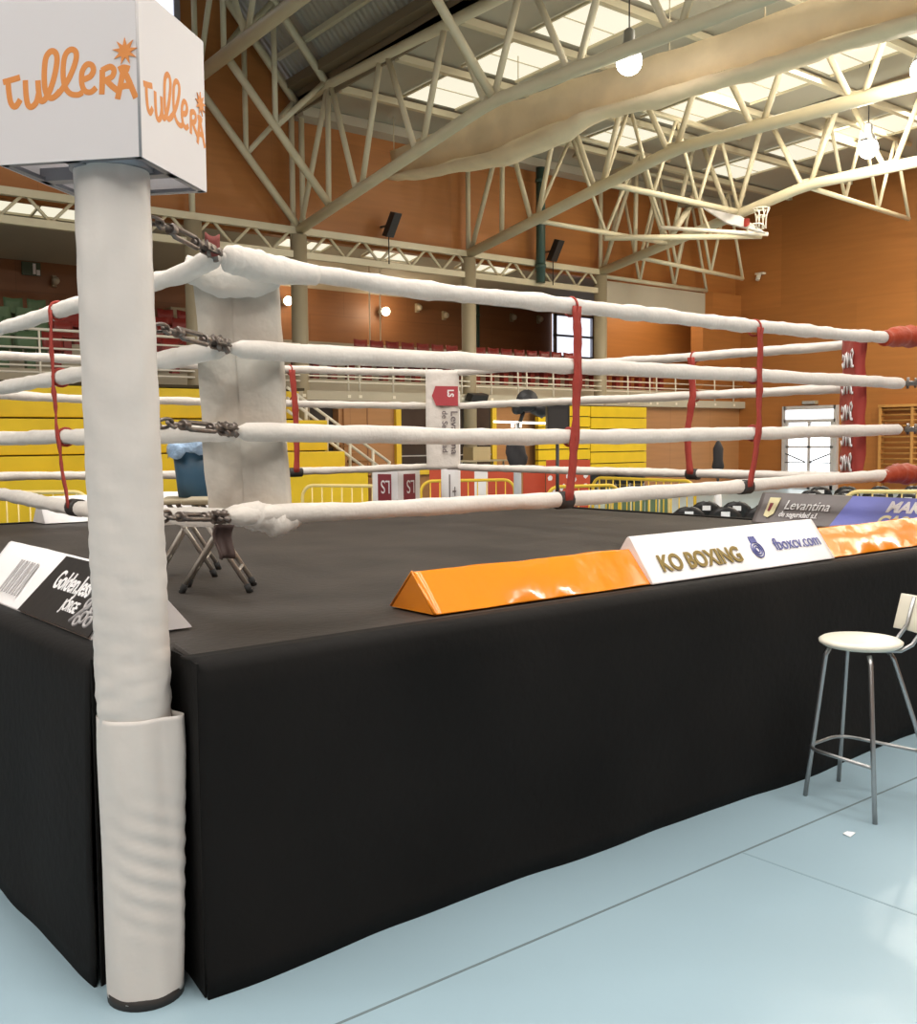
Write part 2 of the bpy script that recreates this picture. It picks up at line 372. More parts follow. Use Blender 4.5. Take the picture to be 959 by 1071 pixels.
# office window with a yellow frame under the gallery
nwin += 1; a = at_y(413, 415, YC).x; b = at_y(518, 420, YC).x; f = MB()
for x in (a, (a+b)/2-.07, b-.15): f.box((x, YC-.05, .78), (x+.15, YC+.06, 2.71))
for z in (.78, 2.56): f.box((a, YC-.05, z), (b, YC+.06, z+.15))
o = struct('window_%d' % nwin, f, M['yellowpaint'])
struct('pane', MB().box((a+.1, YC+.02, .9), (b-.1, YC+.045, 2.6)), M['darkroom'], o)
s_ = MB(); s_.box((a+.1, YC-.01, 1.55), (b-.1, YC+.02, 1.6)); s_.box((a+.1, YC-.01, 1.24), (b-.1, YC+.02, 1.27)); struct('blind_rail', s_, M['greyprint'], o)
# storage door beside it
f = MB().box((9.62, YC, 0), (11.0, YC+.05, 2.6)); o = struct('door_1', f, M['lowwall'])
struct('door_seam', MB().box((10.28, YC-.01, 0), (10.31, YC, 2.6)), M['dimwall_seam'], o)
struct('handle', MB().cyl((10.24, YC-.05, 1.75), (10.24, YC-.05, 1.95), .02).cyl((10.24, YC-.05, 1.85), (10.24, YC+.01, 1.85), .012), M['tube'], o)
# glazed double door in the east wall
ya, yb = at_x(822, 425, XE).y, at_x(876, 425, XE).y
f = MB(); xx = XE-.12
for y in (ya, yb): f.box((xx, y-.06, 0), (XE, y+.06, 2.62))
f.box((xx, yb, 2.5), (XE, ya, 2.62)); f.box((xx, yb, 2.1), (XE, ya, 2.2))
o = struct('door_2', f, M['doorframe']); ym = (ya+yb)/2
g = MB().box((XE-.05, yb, .05), (XE-.02, ya, 2.56)); struct('pane', g, mat('door_daylight_glass', (.92, .96, 1), .3, emit=1.8), o)
f = MB()
for y in (ym, ya-.12, yb+.12): f.box((xx+.01, y-.05, 0), (XE-.03, y+.05, 2.1))
f.box((xx+.01, yb, 1.3), (XE-.03, ya, 1.36)); f.box((xx+.01, yb, 0), (XE-.03, ya, .14)); struct('door_leaf_frame', f, M['doorframe'], o)
f = MB()
for s in (1, -1): f.cyl((xx-.06, ym+s*.08, .86), (xx-.06, ym+s*.78, 1.12), .02); f.cyl((xx-.06, ym+s*.08, .84), (xx-.06, ym+s*.8, .84), .015)
struct('push_bar', f, M['blackplastic'], o)
# green drain pipes
for X, Y, z0, z1, lb in ((15.95, 15.02, 5.9, 8.98, 'dark green drain pipe on the orange wall behind the third truss'), (18.6, 20.9, 2.9, 6.1, 'dark green drain pipe on the gallery back wall beside the column')):
    mb = MB().cyl((X, Y, z0), (X, Y, z1), .13, 14)
    t = thing('drain_pipe', lb, 'pipe', (X, Y, z0)); part('pipe', mb, M['greenpipe'], t)
    [part('clamp', MB().lathe([(.15, 0), (.155, .05), (.15, .1)], (X, Y, z), 14), M['greenpipe'], t) for z in (z0+.4, (z0+z1)/2, z1-.4)]

# ================================================================== ROOF STEEL
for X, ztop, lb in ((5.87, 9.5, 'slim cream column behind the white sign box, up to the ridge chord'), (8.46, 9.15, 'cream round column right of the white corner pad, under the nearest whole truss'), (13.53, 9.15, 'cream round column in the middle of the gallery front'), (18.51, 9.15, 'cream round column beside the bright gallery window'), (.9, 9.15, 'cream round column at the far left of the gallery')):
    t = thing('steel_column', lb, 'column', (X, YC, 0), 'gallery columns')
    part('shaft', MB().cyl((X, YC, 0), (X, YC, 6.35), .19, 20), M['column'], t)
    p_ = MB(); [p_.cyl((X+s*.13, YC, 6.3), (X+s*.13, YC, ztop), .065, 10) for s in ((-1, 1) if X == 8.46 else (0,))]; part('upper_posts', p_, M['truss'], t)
# truss profile (y, z): bottom chord with its haunch, top chord
TN = [13.85-2.09*i for i in range(11)]; BN = [12.72-2.09*i for i in range(10)]
def bz(y): return 6.45+(15.2-y)*(7.68-6.45)/(15.2-8.42) if y > 8.42 else 7.66
def tz(y): return 9.34+.01*(13.85-y)
def truss(X, lb, r=.115):
    t = thing('roof_truss', lb, 'truss', (X, YC, 6.4), 'roof trusses across the hall')
    part('bottom_chord', MB().tube([(X, 15.2, 6.45), (X, 12, bz(12)), (X, 8.8, bz(8.8)), (X, 8.3, 7.67), (X, 4, 7.66), (X, -7.2, 7.66)], r, 12), M['truss'], t)
    part('top_chord', MB().tube([(X, 15.2, 9.16), (X, 13.85, 9.34), (X, -7.2, tz(-7.2))], r*.95, 12), M['truss'], t)
    part('web', MB().cyl((X, TN[0], tz(TN[0])), (X, TN[0]+.05, bz(TN[0])), .062), M['truss'], t)
    part('web', MB().cyl((X, TN[0], tz(TN[0])), (X, 15.05, 6.6), .062), M['truss'], t)
    for i in range(9):
        part('web', MB().cyl((X, TN[i]-.12, tz(TN[i])), (X, BN[i]+.1, bz(BN[i])), .062), M['truss'], t)
        part('web', MB().cyl((X, TN[i+1]+.12, tz(TN[i+1])), (X, BN[i]-.1, bz(BN[i])), .062), M['truss'], t)
    pl = MB()
    for i in range(9): pl.obox((X, BN[i], bz(BN[i])+.06), (.02, 0, 0), (0, .16, 0), (0, 0, .1))
    part('gusset', pl, M['truss'], t)
    return t
truss(8.46, 'cream tubular roof truss nearest the camera, springing from the column right of the corner pad')
truss(13.53, 'cream tubular roof truss just behind the rolled canvas curtain', .125)
truss(18.51, 'cream tubular roof truss farthest back, carrying the bright lamp glare at right', .125)
# ridge chord of the raised bay
X = 5.95; t = thing('ridge_girder', 'thick cream girder rising from behind the sign box to the top of the picture', 'girder', (X, YC, 9.3))
part('bottom_chord', MB().tube([(X, 15.2, 9.28), (X, 8, 9.75), (X, -6, 10.4)], .14, 12), M['truss'], t)
part('top_chord', MB().tube([(X, 15.2, 11.75), (X, -6, 12.6)], .1, 10), M['truss'], t)
for i in range(6):
    y = 14.9-2.09*i
    part('web', MB().cyl((X, y, 9.3+.05*i*2), (X, y-1.0, 11.7+.04*i*2), .06), M['truss'], t); part('web', MB().cyl((X, y-2.09, 9.4+.1*i), (X, y-1.0, 11.7+.08*i), .06), M['truss'], t)
def lattice(name, lb, A0, A1, B0, B1, n, r=.06, rw=.045, group='inclined lattices of the raised bay', ends=True):
    """planar lattice: chord A from A0 to A1, chord B from B0 to B1, with n bays of zigzag."""
    A0, A1, B0, B1 = map(V, (A0, A1, B0, B1))
    t = thing(name, lb, 'lattice girder', tuple(B0), group)
    part('top_chord', MB().cyl(A0, A1, r, 10), M['truss'], t); part('bottom_chord', MB().cyl(B0, B1, r, 10), M['truss'], t)
    for i in range(n):
        q0 = B0.lerp(B1, i/n); q1 = A0.lerp(A1, (i+.5)/n); q2 = B0.lerp(B1, (i+1)/n)
        part('web', MB().cyl(q0, q1, rw), M['truss'], t); part('web', MB().cyl(q1, q2, rw), M['truss'], t)
    return t
def incl(y, zt, zb, lb, x1=5.95):
    t = thing('inclined_lattice', lb, 'lattice girder', (8.46, y, zb), 'inclined lattices of the raised bay')
    k = 1.1; L = 8.46-x1
    T = lambda x: (x, y, zt+(8.46-x)*k); B = lambda x: (x, y, zb+(8.46-x)*k)
    part('top_chord', MB().cyl(T(8.46), T(x1), .085, 10), M['truss'], t); part('bottom_chord', MB().cyl(B(8.46), B(x1), .085, 10), M['truss'], t)
    for x in (7.15,):
        part('web', MB().cyl(T(x), B(x), .06), M['truss'], t); part('web', MB().cyl(T(8.4), B(x), .06), M['truss'], t)
    part('web', MB().cyl(T(x1+.05), B(x1+.05), .06), M['truss'], t); part('web', MB().cyl(T(7.15), B(x1+.05), .06), M['truss'], t)
    return t
incl(15.15, 9.25, 6.5, 'sloping cream lattice lying against the orange gable wall')
incl(13.85, 9.34, 6.78, 'sloping cream lattice from the ridge girder down to the first node of the nearest truss')
incl(8.42, 9.4, 7.7, 'sloping cream lattice from the top of the picture to the knee of the nearest truss')
# longitudinal lattices between the two far trusses and to the end wall
lattice('cross_lattice', 'cream lattice bracing low between the two far trusses', (13.53, 12.7, 9.1), (18.51, 12.7, 9.1), (13.53, 12.7, 6.9), (18.51, 12.7, 6.9), 2, group='cross lattices between the far trusses')
lattice('cross_lattice', 'cream lattice bracing between the two far trusses, nearer the hoisted basketball board', (13.53, 10.45, 9.2), (18.51, 10.45, 9.2), (13.53, 10.45, 7.36), (18.51, 10.45, 7.36), 3, .07, group='cross lattices between the far trusses')
lattice('end_lattice', 'cream lattice from the far truss towards the end wall, low above the gallery corner', (18.51, 13.7, 9.0), (23.25, 13.7, 9.0), (18.51, 13.7, 6.65), (23.25, 13.7, 6.5), 3, group='end lattices')
lattice('end_lattice', 'cream lattice from the far truss towards the end wall, below the bright lamp', (18.51, 8.45, 9.4), (23.25, 8.45, 9.4), (18.51, 8.45, 7.6), (23.25, 8.45, 7.45), 3, group='end lattices')
lattice('end_lattice', 'cream lattice closing the gallery front beside the orange corner wall', (18.51, 15.1, 9.0), (23.3, 15.1, 9.0), (18.51, 15.1, 6.32), (23.3, 15.1, 6.3), 3, group='end lattices')
# long lattice beam above the gallery opening (zigzag module about one metre)
t = thing('gallery_lattice_beam', 'long cream zigzag lattice beam along the front of the gallery', 'lattice girder', (6, YC, 5.9))
part('top_chord', MB().box((-8, YC-.07, 6.37), (18.55, YC+.07, 6.52)), M['truss'], t); part('bottom_chord', MB().box((-8, YC-.07, 5.83), (18.55, YC+.07, 5.98)), M['truss'], t)
n = 18
for i in range(n):
    xa = .95+i*.975
    part('web', MB().cyl((xa, YC, 5.95), (xa+.44, YC, 6.4), .035, 6), M['truss'], t); part('web', MB().cyl((xa+.53, YC, 6.4), (xa+.975, YC, 5.95), .035, 6), M['truss'], t)

# ================================================================== CURTAIN, LAMPS, BASKETBALL BOARD
XC = 10.6
tp = [(410, 158), (470, 135), (515, 116), (590, 87), (640, 73), (700, 55), (800, 20), (880, -8), (990, -45)]
cr = [(416, 183), (470, 171), (520, 157), (597, 125), (640, 112), (700, 93), (790, 68), (870, 42), (990, 8)]
bt = [(416, 190), (470, 183), (540, 171), (597, 147), (625, 127), (690, 112), (790, 84), (870, 60), (990, 25)]
rows = []
for a, b, c in zip(tp, cr, bt):
    T, K, B = at_x(*a, XC), at_x(*b, XC), at_x(*c, XC)
    y = (T.y+K.y+B.y)/3; mid = (K+B)/2
    rows.append([V((XC+.12, T.y, T.z)), V((XC-.06, T.y, T.z)), V((XC-.10, T.y*.5+K.y*.5, T.z*.5+K.z*.5)), V((XC-.04, K.y, K.z+.06)), V((XC+.20, K.y, K.z)), V((XC-.26, K.y, K.z-.06)), V((XC-.42, mid.y, mid.z)), V((XC-.28, B.y, B.z+.02)), V((XC, B.y, B.z)), V((XC+.2, mid.y, mid.z)), V((XC+.2, K.y, K.z))])
fine = []
for i in range(len(rows)-1):
    for k in range(6):
        f = k/6; q = [a.lerp(b, f) for a, b in zip(rows[i], rows[i+1])]
        for j, p in enumerate(q): q[j] = p+V((wob(p.y*1.2, j)*.05, 0, wob(p.y*1.6, j*1.7)*.035))
        fine.append(q)
fine.append(rows[-1])
t = thing('divider_curtain', 'long bundled beige canvas divider curtain hung under the roof', 'curtain', tuple(at_x(640, 90, XC)))
part('canvas', MB().grid(fine, closed=True, caps=True), M['canvas'], t)
for x, y0, y1 in ((412, 110, 160), (542, 40, 108), (613, 15, 82), (700, -5, 56), (800, -40, 22)):
    a = at_x(x, y1, XC); part('hoist_cable', MB().cyl(a-V((0, 0, .1)), (a.x, a.y, roof_z(a.y)-.05), .012, 6), M['truss'], t)
def highbay(x, y, X, lb, pw=260):
    p = at_x(x, y, X); t = thing('high_bay_lamp', lb, 'lamp', tuple(p), 'lit roof lamps')
    part('housing', MB().lathe([(.05, .42), (.09, .38), (.10, .2), (.16, .1), (.18, .03), (.17, .03), (.1, .12)], p, 20), M['tube'], t)
    part('bulb', MB().blob(p+V((0, 0, -.10)), .21), M['lampglow'], t)
    part('cable', MB().cyl(p+V((0, 0, .4)), (p.x, p.y, roof_z(p.y)), .012, 6), M['blackplastic'], t)
    lamp_light(p-V((0, 0, .45)), pw)
highbay(658, 58, 9.0, 'bright round lamp hanging above the rolled canvas curtain', 15)
highbay(908, 150, 17.2, 'glaring round lamp in front of the far truss at right')
highbay(966, 67, 13.0, 'glaring lamp cut by the right edge just below the canvas')
for x, y, X, lb in ((649, 108, 15.2, 'small unlit dark lamp hanging below the middle skylight row'), (606, 164, 16.2, 'small unlit lamp hanging left of the middle skylight row near the wall')):
    p = at_x(x, y, X); t = thing('pendant_lamp', lb, 'lamp', tuple(p), 'unlit pendant lamps')
    part('housing', MB().lathe([(.04, .2), (.1, .15), (.2, 0), (.15, -.02)], p, 16), M['column'], t); part('cable', MB().cyl(p+V((0, 0, .2)), (p.x, p.y, roof_z(p.y)), .012, 6), M['blackplastic'], t)
D = 26.5
t = thing('basketball_goal', 'white basketball board folded up under the far truss beside the end wall', 'basketball goal', tuple(at_d(770, 232, D)))
q = [at_d(735, 217, D+.6), at_d(775, 226, D-.2), at_d(800, 243, D-.9), at_d(760, 233, D-.1)]
nv = (q[1]-q[0]).cross(q[3]-q[0]).normalized()
part('backboard', MB().prism(q, nv*.06), M['whitevinyl'], t)
part('rim', MB().ring(at_d(790, 238, D-.8), (0.2, .3, 1), .2, .02), M['rail'], t); part('bracket', MB().obox(at_d(781, 233, D-.5), (.05, 0, 0), (0, .05, 0), (0, 0, .1)), M['redpad'], t)
nt_ = MB(); c = at_d(796, 226, D-.8)
for k in range(8):
    an = k*math.pi/4; nt_.tube([c+V((math.cos(an)*.2, math.sin(an)*.2, .18)), c+V((math.cos(an+.4)*.13, math.sin(an+.4)*.13, 0)), c+V((math.cos(an)*.12, math.sin(an)*.12, -.3))], .015, 5)
nt_.ring(c+V((0, 0, .18)), (0, 0, 1), .2, .015); nt_.ring(c, (0, 0, 1), .13, .012); part('net', nt_, M['rail'], t)
part('arm', MB().cyl(at_d(632, 249, 25.3), at_d(796, 247, D-.4), .07, 10), M['truss'], t); part('arm', MB().cyl(at_d(690, 238, 25.8), at_d(803, 245, D-.6), .05, 10), M['rail'], t)
part('strut', MB().cyl(at_d(722, 215, 26.0), at_d(700, 250, 26), .08, 10), M['truss'], t); part('winch', MB().obox(at_d(722, 212, 26.0), (.25, 0, 0), (0, .2, 0), (0, 0, .1)), M['gutter'], t)
part('strut', MB().cyl(at_d(733, 218, 26.2), at_d(745, 250, 26.2), .04, 8), M['truss'], t)
# wall loudspeakers and small wall devices
for x, y, Y, lb in ((410, 235, 15.0, 'black column loudspeaker tilted on the orange wall between the first two columns'), (581, 262, 15.0, 'black column loudspeaker tilted on the orange wall right of the green pipe')):
    p = at_y(x, y, Y); t = thing('column_loudspeaker', lb, 'loudspeaker', tuple(p), 'wall loudspeakers')
    part('cabinet', MB().obox(p, (.11, 0, 0), (0, .1, .03), (.06, -.1, .28)), M['blackplastic'], t, bevel=.01); part('bracket', MB().cyl(p+V((0, .05, 0)), p+V((-.05, .4, 0)), .03), M['steel'], t)
    part('cable', MB().cyl(p-V((.1, 0, .25)), p-V((.1, 0, .95)), .015, 6), M['blackplastic'], t)
p = at_x(794, 286, XE-.15); t = thing('wall_camera', 'small pale camera bracket on the orange end wall below the truss', 'camera', tuple(p))
part('bracket', MB().box(p-V((.02, .15, .03)), p+V((.15, .15, .03))), M['rail'], t); part('body', MB().cyl(p-V((0, 0, .02)), p-V((.1, 0, .22)), .07), M['rail'], t)
p = at_x(847, 421, XE-.08); t = thing('door_lamp', 'small dark emergency lamp above the glazed double door', 'lamp', tuple(p)); part('housing', MB().box(p-V((.07, .25, .06)), p+V((.08, .25, .06))), M['column'], t, bevel=.02); part('lens', MB().box(p-V((.09, .2, .04)), p+V((-.07, .2, .04))), M['greyprint'], t)
# wooden wall bars
t = thing('wall_bars', 'orange wooden wall bars on the end wall behind the red corner pad', 'wall bars', (XE-.2, 9, .3))
yA = at_x(924, 430, XE).y
for k in range(4): part('upright', MB().box((XE-.22, yA-k*.98-.05, .12), (XE-.02, yA-k*.98+.03, 2.56)), M['wood'], t)
for k in range(14): part('rung', MB().cyl((XE-.17, yA, .35+k*.16), (XE-.17, yA-2.94, .35+k*.16), .028, 8), M['wood'], t)
part('top_rail', MB().box((XE-.24, yA-3, 2.5), (XE-.02, yA+.05, 2.58)), M['wood'], t)

# ================================================================== GALLERY FURNITURE
t = thing('gallery_railing', 'long white tube railing along the front edge of the gallery', 'railing', (8, 15.05, ZG))
for z in (3.86, 3.68, 3.5, 3.32, 3.16, 3.03): part('rail', MB().cyl((-4, 15.06, z), (25.2, 15.06, z), .02 if z < 3.8 else .028, 8), M['rail'], t)
for X in (-1.5, .5, 2.55, 4.4, 6.2, 8.43, 9.66, 9.98, 10.97, 12.0, 13.15, 14.16, 15.12, 15.44, 16.45, 17.44, 18.54, 19.54, 20.53, 20.84, 21.74, 22.7, 23.7, 24.7):
    part('post', MB().cyl((X, 15.04, ZG-.12), (X, 15.06, 3.86), .022, 8).obox((X, 15.02, ZG-.12), (.045, 0, 0), (0, .012, 0), (0, 0, .035)), M['rail'], t)
def seat_mesh():
    mb = MB(); rows = []
    for y, z in ((-.20, .40), (-.16, .43), (0, .41), (.14, .42), (.19, .50), (.22, .65), (.235, .80)):
        rows.append([V((x, y, z+abs(x)*.12)) for x in (-.21, -.12, 0, .12, .21)])
    mb.grid(rows); mb.box((-.08, -.05, 0), (.08, .12, .42)); return mb
RISE = [3.15, 3.5, 3.83, 4.13, 4.4]; steps = MB()
for k in range(5): steps.box((-8, 15.85+.85*k, ZG), (20.0, 21.2, RISE[k]))
steps.box((20.0, 15.85, ZG), (XE, 16.88, RISE[0])); struct('floor_gallery_steps', steps, M['beige'])
protos = {}
def place_seat(X, k, kind):
    y = 16.3+.85*k; z = RISE[k]
    lb = {('red', 0): 'red plastic gallery seat in the front row behind the white railing', ('red', 1): 'red plastic gallery seat in the second row up behind the white railing', ('red', 2): 'red plastic gallery seat in the third row up, beside the white post', ('red', 3): 'red plastic gallery seat in the top row, beside the white post'}.get((kind, k)) or 'green plastic gallery seat at far left, %s row from the railing' % ('front', 'second', 'third', 'top')[k]
    g = '%s gallery seats, row %s' % (kind, ('one', 'two', 'three', 'four')[k])
    if kind not in protos:
        o = mk('stadium_seat', seat_mesh(), M[kind+'seat'], V((0, 0, 0))); finish(o, solid=.02); protos[kind] = o; o['category'] = 'seat'; o['label'] = lb; o['group'] = g; o.location = (X, y, z); return
    dup(protos[kind], (X, y, z), 0, lb, g)
for k in range(4):
    for i in range(70):
        X = 1.2+i*.52; u = px((X, 16.3+.85*k, RISE[k]+.8))[0]
        if X > 20.0 and k == 0 and X < 23: pass
        elif X > 20.0: continue
        if -5 < u < 52: place_seat(X, k, 'green')
        elif 52 < u < 82 or 152 < u < 212: place_seat(X, k, 'red')
        elif k == 0 and 296 < u < 760: place_seat(X, k, 'red')
        elif k == 1 and 366 < u < 600 and not 478 < u < 505: place_seat(X, k, 'red')
for x, y, Y, lb in ((300, 315, 20.9, 'small glowing wall lamp in the gallery right of the white corner pad'), (402, 326, 20.9, 'small glowing wall lamp in the gallery beside two thin cables')):
    p = at_y(x, y, Y); t = thing('wall_lamp', lb, 'lamp', tuple(p), 'lit gallery lamps')
    part('base', MB().lathe([(.1, 0), (.1, .2), (.05, .3)], p, 14, (0, 1, 0)), M['column'], t); part('bulb', MB().blob(p-V((0, .08, 0)), .13), M['warmglow'], t)
    lamp_light(p-V((0, .6, 0)), 45, (1, .8, .55), .12)
for x, y, lb in ((57, 294, 'small pale wall fitting on the gallery back wall right of the exit sign'), (437, 322, 'unlit wall fitting on the gallery wall left of the middle column'), (465, 330, 'unlit round wall fitting just left of the middle column'), (536, 332, 'unlit wall fitting right of the green pipe'), (564, 334, 'unlit wall fitting left of the bright gallery window')):
    p = at_y(x, y, 21.1); t = thing('wall_lamp', lb, 'lamp', tuple(p), 'unlit gallery lamps'); part('base', MB().box(p-V((.05, .02, .14)), p+V((.05, .1, .14))), M['column'], t); part('bulb', MB().blob(p-V((0, .08, 0)), .1), M['beige'], t)
p = at_y(33, 281, 21.12); t = thing('exit_sign', 'small green and white exit sign on the gallery back wall', 'sign', tuple(p)); part('case', MB().box(p-V((.22, 0, .16)), p+V((.22, .08, .16))), M['exitglow'], t); part('pictogram', MB().box(p+V((.03, -.012, -.13)), p+V((.1, 0, .13))).box(p+V((.12, -.012, -.15)), p+V((.2, 0, -.02))), M['whiteprint'], t)
t = thing('hanging_cables', 'pair of thin pale cables hanging in front of the gallery wall', 'cable', tuple(at_y(392, 360, 19)))
for x in (387, 398): a = at_y(x, 362, 19); part('cable', MB().cyl(a, (a.x, a.y, 6.66), .02, 6), M['rail'], t)
# pale screen housing in the gallery beside the far left column
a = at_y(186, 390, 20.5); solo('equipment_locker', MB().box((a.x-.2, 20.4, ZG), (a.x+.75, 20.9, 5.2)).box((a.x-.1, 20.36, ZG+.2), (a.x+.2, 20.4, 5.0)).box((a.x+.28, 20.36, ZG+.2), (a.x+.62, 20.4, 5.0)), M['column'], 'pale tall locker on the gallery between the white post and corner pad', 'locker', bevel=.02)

# ================================================================== YELLOW BLEACHERS, STAIR RAIL
t = thing('folding_bleacher', 'large yellow stepped bleacher along the left wall', 'bleacher', (4, 13.5, 0))
lev = [(403, 438, 14.6, 314), (438, 477, 14.2, 343), (477, 500, 13.8, 361), (500, 600, 13.4, 385)]
for k, (ta, tb, Y, xr) in enumerate(lev):
    za = at_y(60, ta, Y).z; x1 = at_y(xr, 480, Y).x; x0 = -3
    zb = max(0, at_y(60, tb, Y).z) if k < 3 else 0
    part('step', MB().box((x0, Y, zb+.03), (x1, 15.0, za)), M['yellow'], t, bevel=.015)
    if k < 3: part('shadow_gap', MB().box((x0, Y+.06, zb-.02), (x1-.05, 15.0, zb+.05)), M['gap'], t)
s_ = MB()
for k in range(10): x = at_y(297+k*14, 509, 13.39).x; s_.box((x, 13.385, 1.0-.04), (x+.2, 13.42, 1.0+.03))
part('slots', s_, M['gap'], t)
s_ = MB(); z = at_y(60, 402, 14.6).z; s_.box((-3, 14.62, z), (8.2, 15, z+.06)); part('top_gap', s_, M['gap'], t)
t = thing('folding_bleacher', 'folded yellow bleacher front below the gallery, behind the red chair banners', 'bleacher', (18, 14.9, 0))
xa, xb, xc = at_y(562, 440, 14.9).x, at_y(617, 440, 14.9).x, at_y(675, 440, 14.9).x
for k, (a, b, z0) in enumerate(((xa, xb-.03, .75), (xb, xc, .6))):
    for j in range(6):
        zz = z0+(2.58-z0)*j/6; part('board', MB().box((a, 14.86, zz+.015), (b, 14.99, zz+(2.58-z0)/6-.015)), M['yellow'], t)
    part('backing', MB().box((a+.05, 14.9, .1), (b-.05, 15.0, 2.58)), M['gap'], t)
t = thing('stair_railing', 'white sloping stair handrail beside the yellow bleacher', 'railing', tuple(at_y(345, 490, 14.35)))
Yr = 14.3
for a, b in (((300, 405), (408, 484)), ((300, 416), (395, 487)), ((300, 429), (388, 494))): part('rail', MB().cyl(at_y(*a, Yr), at_y(*b, Yr), .035, 8), M['rail'], t)
for x, a, b in ((311, 414, 440), (320, 420, 446), (342, 436, 475), (353, 444, 470), (366, 453, 490), (390, 471, 500), (407, 483, 505)): part('post', MB().cyl(at_y(x, a, Yr), at_y(x, b, Yr), .035, 8), M['rail'], t)
t_ = MB()
st0, st1 = at_y(318, 440, 14.7), at_y(400, 505, 14.7)
for k in range(9):
    p = st0.lerp(st1, k/8); t_.box((p.x, 14.45, p.z-.06), (p.x+.32, 15.0, p.z))
solo('staircase', t_, M['lowwall'], 'flight of stairs rising behind the white sloping handrail', 'stairs')

# ================================================================== FLOOR THINGS BEYOND THE RING
def barrier(name, lb, a, b, H=1.1, m='yellowpaint', group='crowd barriers'):
    a, b = V((a.x, a.y, 0)), V((b.x, b.y, 0)); d = (b-a).normalized(); n = V((-d.y, d.x, 0)); L = (b-a).length
    t = thing(name, lb, 'barrier', tuple((a+b)/2), group); c = .16; U = V((0, 0, 1))
    P = []
    for o, s, k in ((a, d, 0), (b, -d, 1)):
        arc = [o+U*(H-c+c*math.sin(th))+s*(c-c*math.cos(th)) for th in [i*math.pi/12 for i in range(7)]]
        P.append(arc)
    part('frame', MB().tube([a+U*.15]+P[0]+P[1][::-1]+[b+U*.15], .022, 8).cyl(a+U*.22, b+U*.22, .02, 8), M[m], t)
    kk = max(4, int(L/.13))
    for i in range(1, kk):
        q = a.lerp(b, i/kk); part('bar', MB().cyl(q+U*.22, q+U*(H-.01), .009, 6), M[m], t)
    for o in (a+d*.2, b-d*.2): part('foot', MB().tube([o-n*.3, o-n*.26+U*.05, o+U*.24, o+n*.26+U*.05, o+n*.3], .018, 6), M[m], t)
    return t
barrier('crowd_barrier', 'pale yellow crowd barrier in front of the stepped bleacher, beside the white logo cube', at_d(316, 503, 13.6), at_d(400, 503, 13.2), m='palebarrier')
barrier('crowd_barrier', 'yellow crowd barrier in front of the red boards behind the far corner post', at_d(440, 500, 14.6), at_d(538, 497, 14.9))
barrier('crowd_barrier', 'yellow crowd barrier with a rounded end just left of the red rope strap', at_d(572, 507, 12.6), at_d(648, 505, 13.0))
barrier('crowd_barrier', 'yellow crowd barrier in front of the green panels, ending left of the black chairs', at_d(620, 499, 15.4), at_d(727, 503, 13.9))
barrier('crowd_barrier', 'pale yellow crowd barrier at the right edge behind the dark banner prism', at_d(882, 513, 11.1), at_d(990, 513, 10.9), m='palebarrier')
barrier('crowd_barrier', 'pale crowd barrier at the left edge behind the white prism', at_d(-30, 516, 12.3), at_d(92, 515, 12.3), m='palebarrier')
barrier('crowd_barrier', 'crowd barrier with pale bars behind the near barriers, right of the red boards', at_d(640, 505, 16.0), at_d(700, 505, 15.6), H=.9, m='palebarrier')
def board(lb, x0, x1, ytop, D, m, print_=None, name='advertising_board'):
    a, b = at_d(x0, ytop, D), at_d(x1, ytop, D); h = (a.z+b.z)/2; a, b = V((a.x, a.y, 0)), V((b.x, b.y, 0)); d = (b-a).normalized(); n = V((d.y, -d.x, 0))
    t = thing(name, lb, 'board', tuple((a+b)/2)); c = (a+b)/2+V((0, 0, h/2+.03))
    part('panel', MB().obox(c, d*(b-a).length/2, n*.02, (0, 0, h/2-.03)), M[m], t, bevel=.005)
    for o in (a+d*.1, b-d*.1): part('foot', MB().obox(o+V((0, 0, .03)), d*.02, n*.2, (0, 0, .03)), M['tube'], t)
    return t, a, d, n, h
board('plain orange-red board standing behind the barrier, left of the white pillar', 449, 497, 487, 16.2, 'board')
board('plain orange-red board standing between the white pillar and the lighting stand', 510, 545, 487, 16.2, 'board')
t, a, d, n, h = board('orange-red board standing right of the lighting stand, beside a printed board', 547, 570, 487, 16, 'board')
t, a, d, n, h = board('red board printed with white figures behind the red rope strap', 571, 617, 481, 15.6, 'board')
pm = MB(); L = 46/1094*15.6
for i in range(26):
    u, v_ = random.uniform(.06, L-.06), random.uniform(.45, h-.1); r = random.uniform(.02, .055)
    flat(pm, [(u+r*math.cos(q)*random.uniform(.5, 1), v_+r*1.3*math.sin(q)*random.uniform(.5, 1)) for q in [k*math.pi/4 for k in range(8)]], a+n*.02, d, (0, 0, 1))
part('print', pm, M['whiteprint'], t)
t, a, d, n, h = board('white narrow pillar board among the red boards, right of the far post', 496, 510, 487, 15.2, 'whitevinyl', name='pillar_board')
for i in range(5):
    board('%s green plastic panel behind the barrier, right of the printed red board' % ('first', 'second', 'third', 'fourth', 'fifth')[i], 633+i*14, 646+i*14, 510, 17.5, 'greenpanel', name='floor_panel')
p = at_y(499, 481, YC-.75); solo('cardboard_box', MB().box(p-V((.3, .2, .0)), p+V((.28, .2, .33))).box(p+V((-.31, -.205, .2)), p+V((.29, -.2, .23))), M['card'], 'plain cardboard box on a table in front of the yellow framed window', 'box', bevel=.01)
t = thing('office_table', 'small table below the yellow framed window carrying the cardboard box', 'table', (p.x, p.y, 0)); part('tabletop', MB().box((p.x-.8, p.y-.3, p.z-.04), (p.x+.8, p.y+.28, p.z)), M['column'], t)
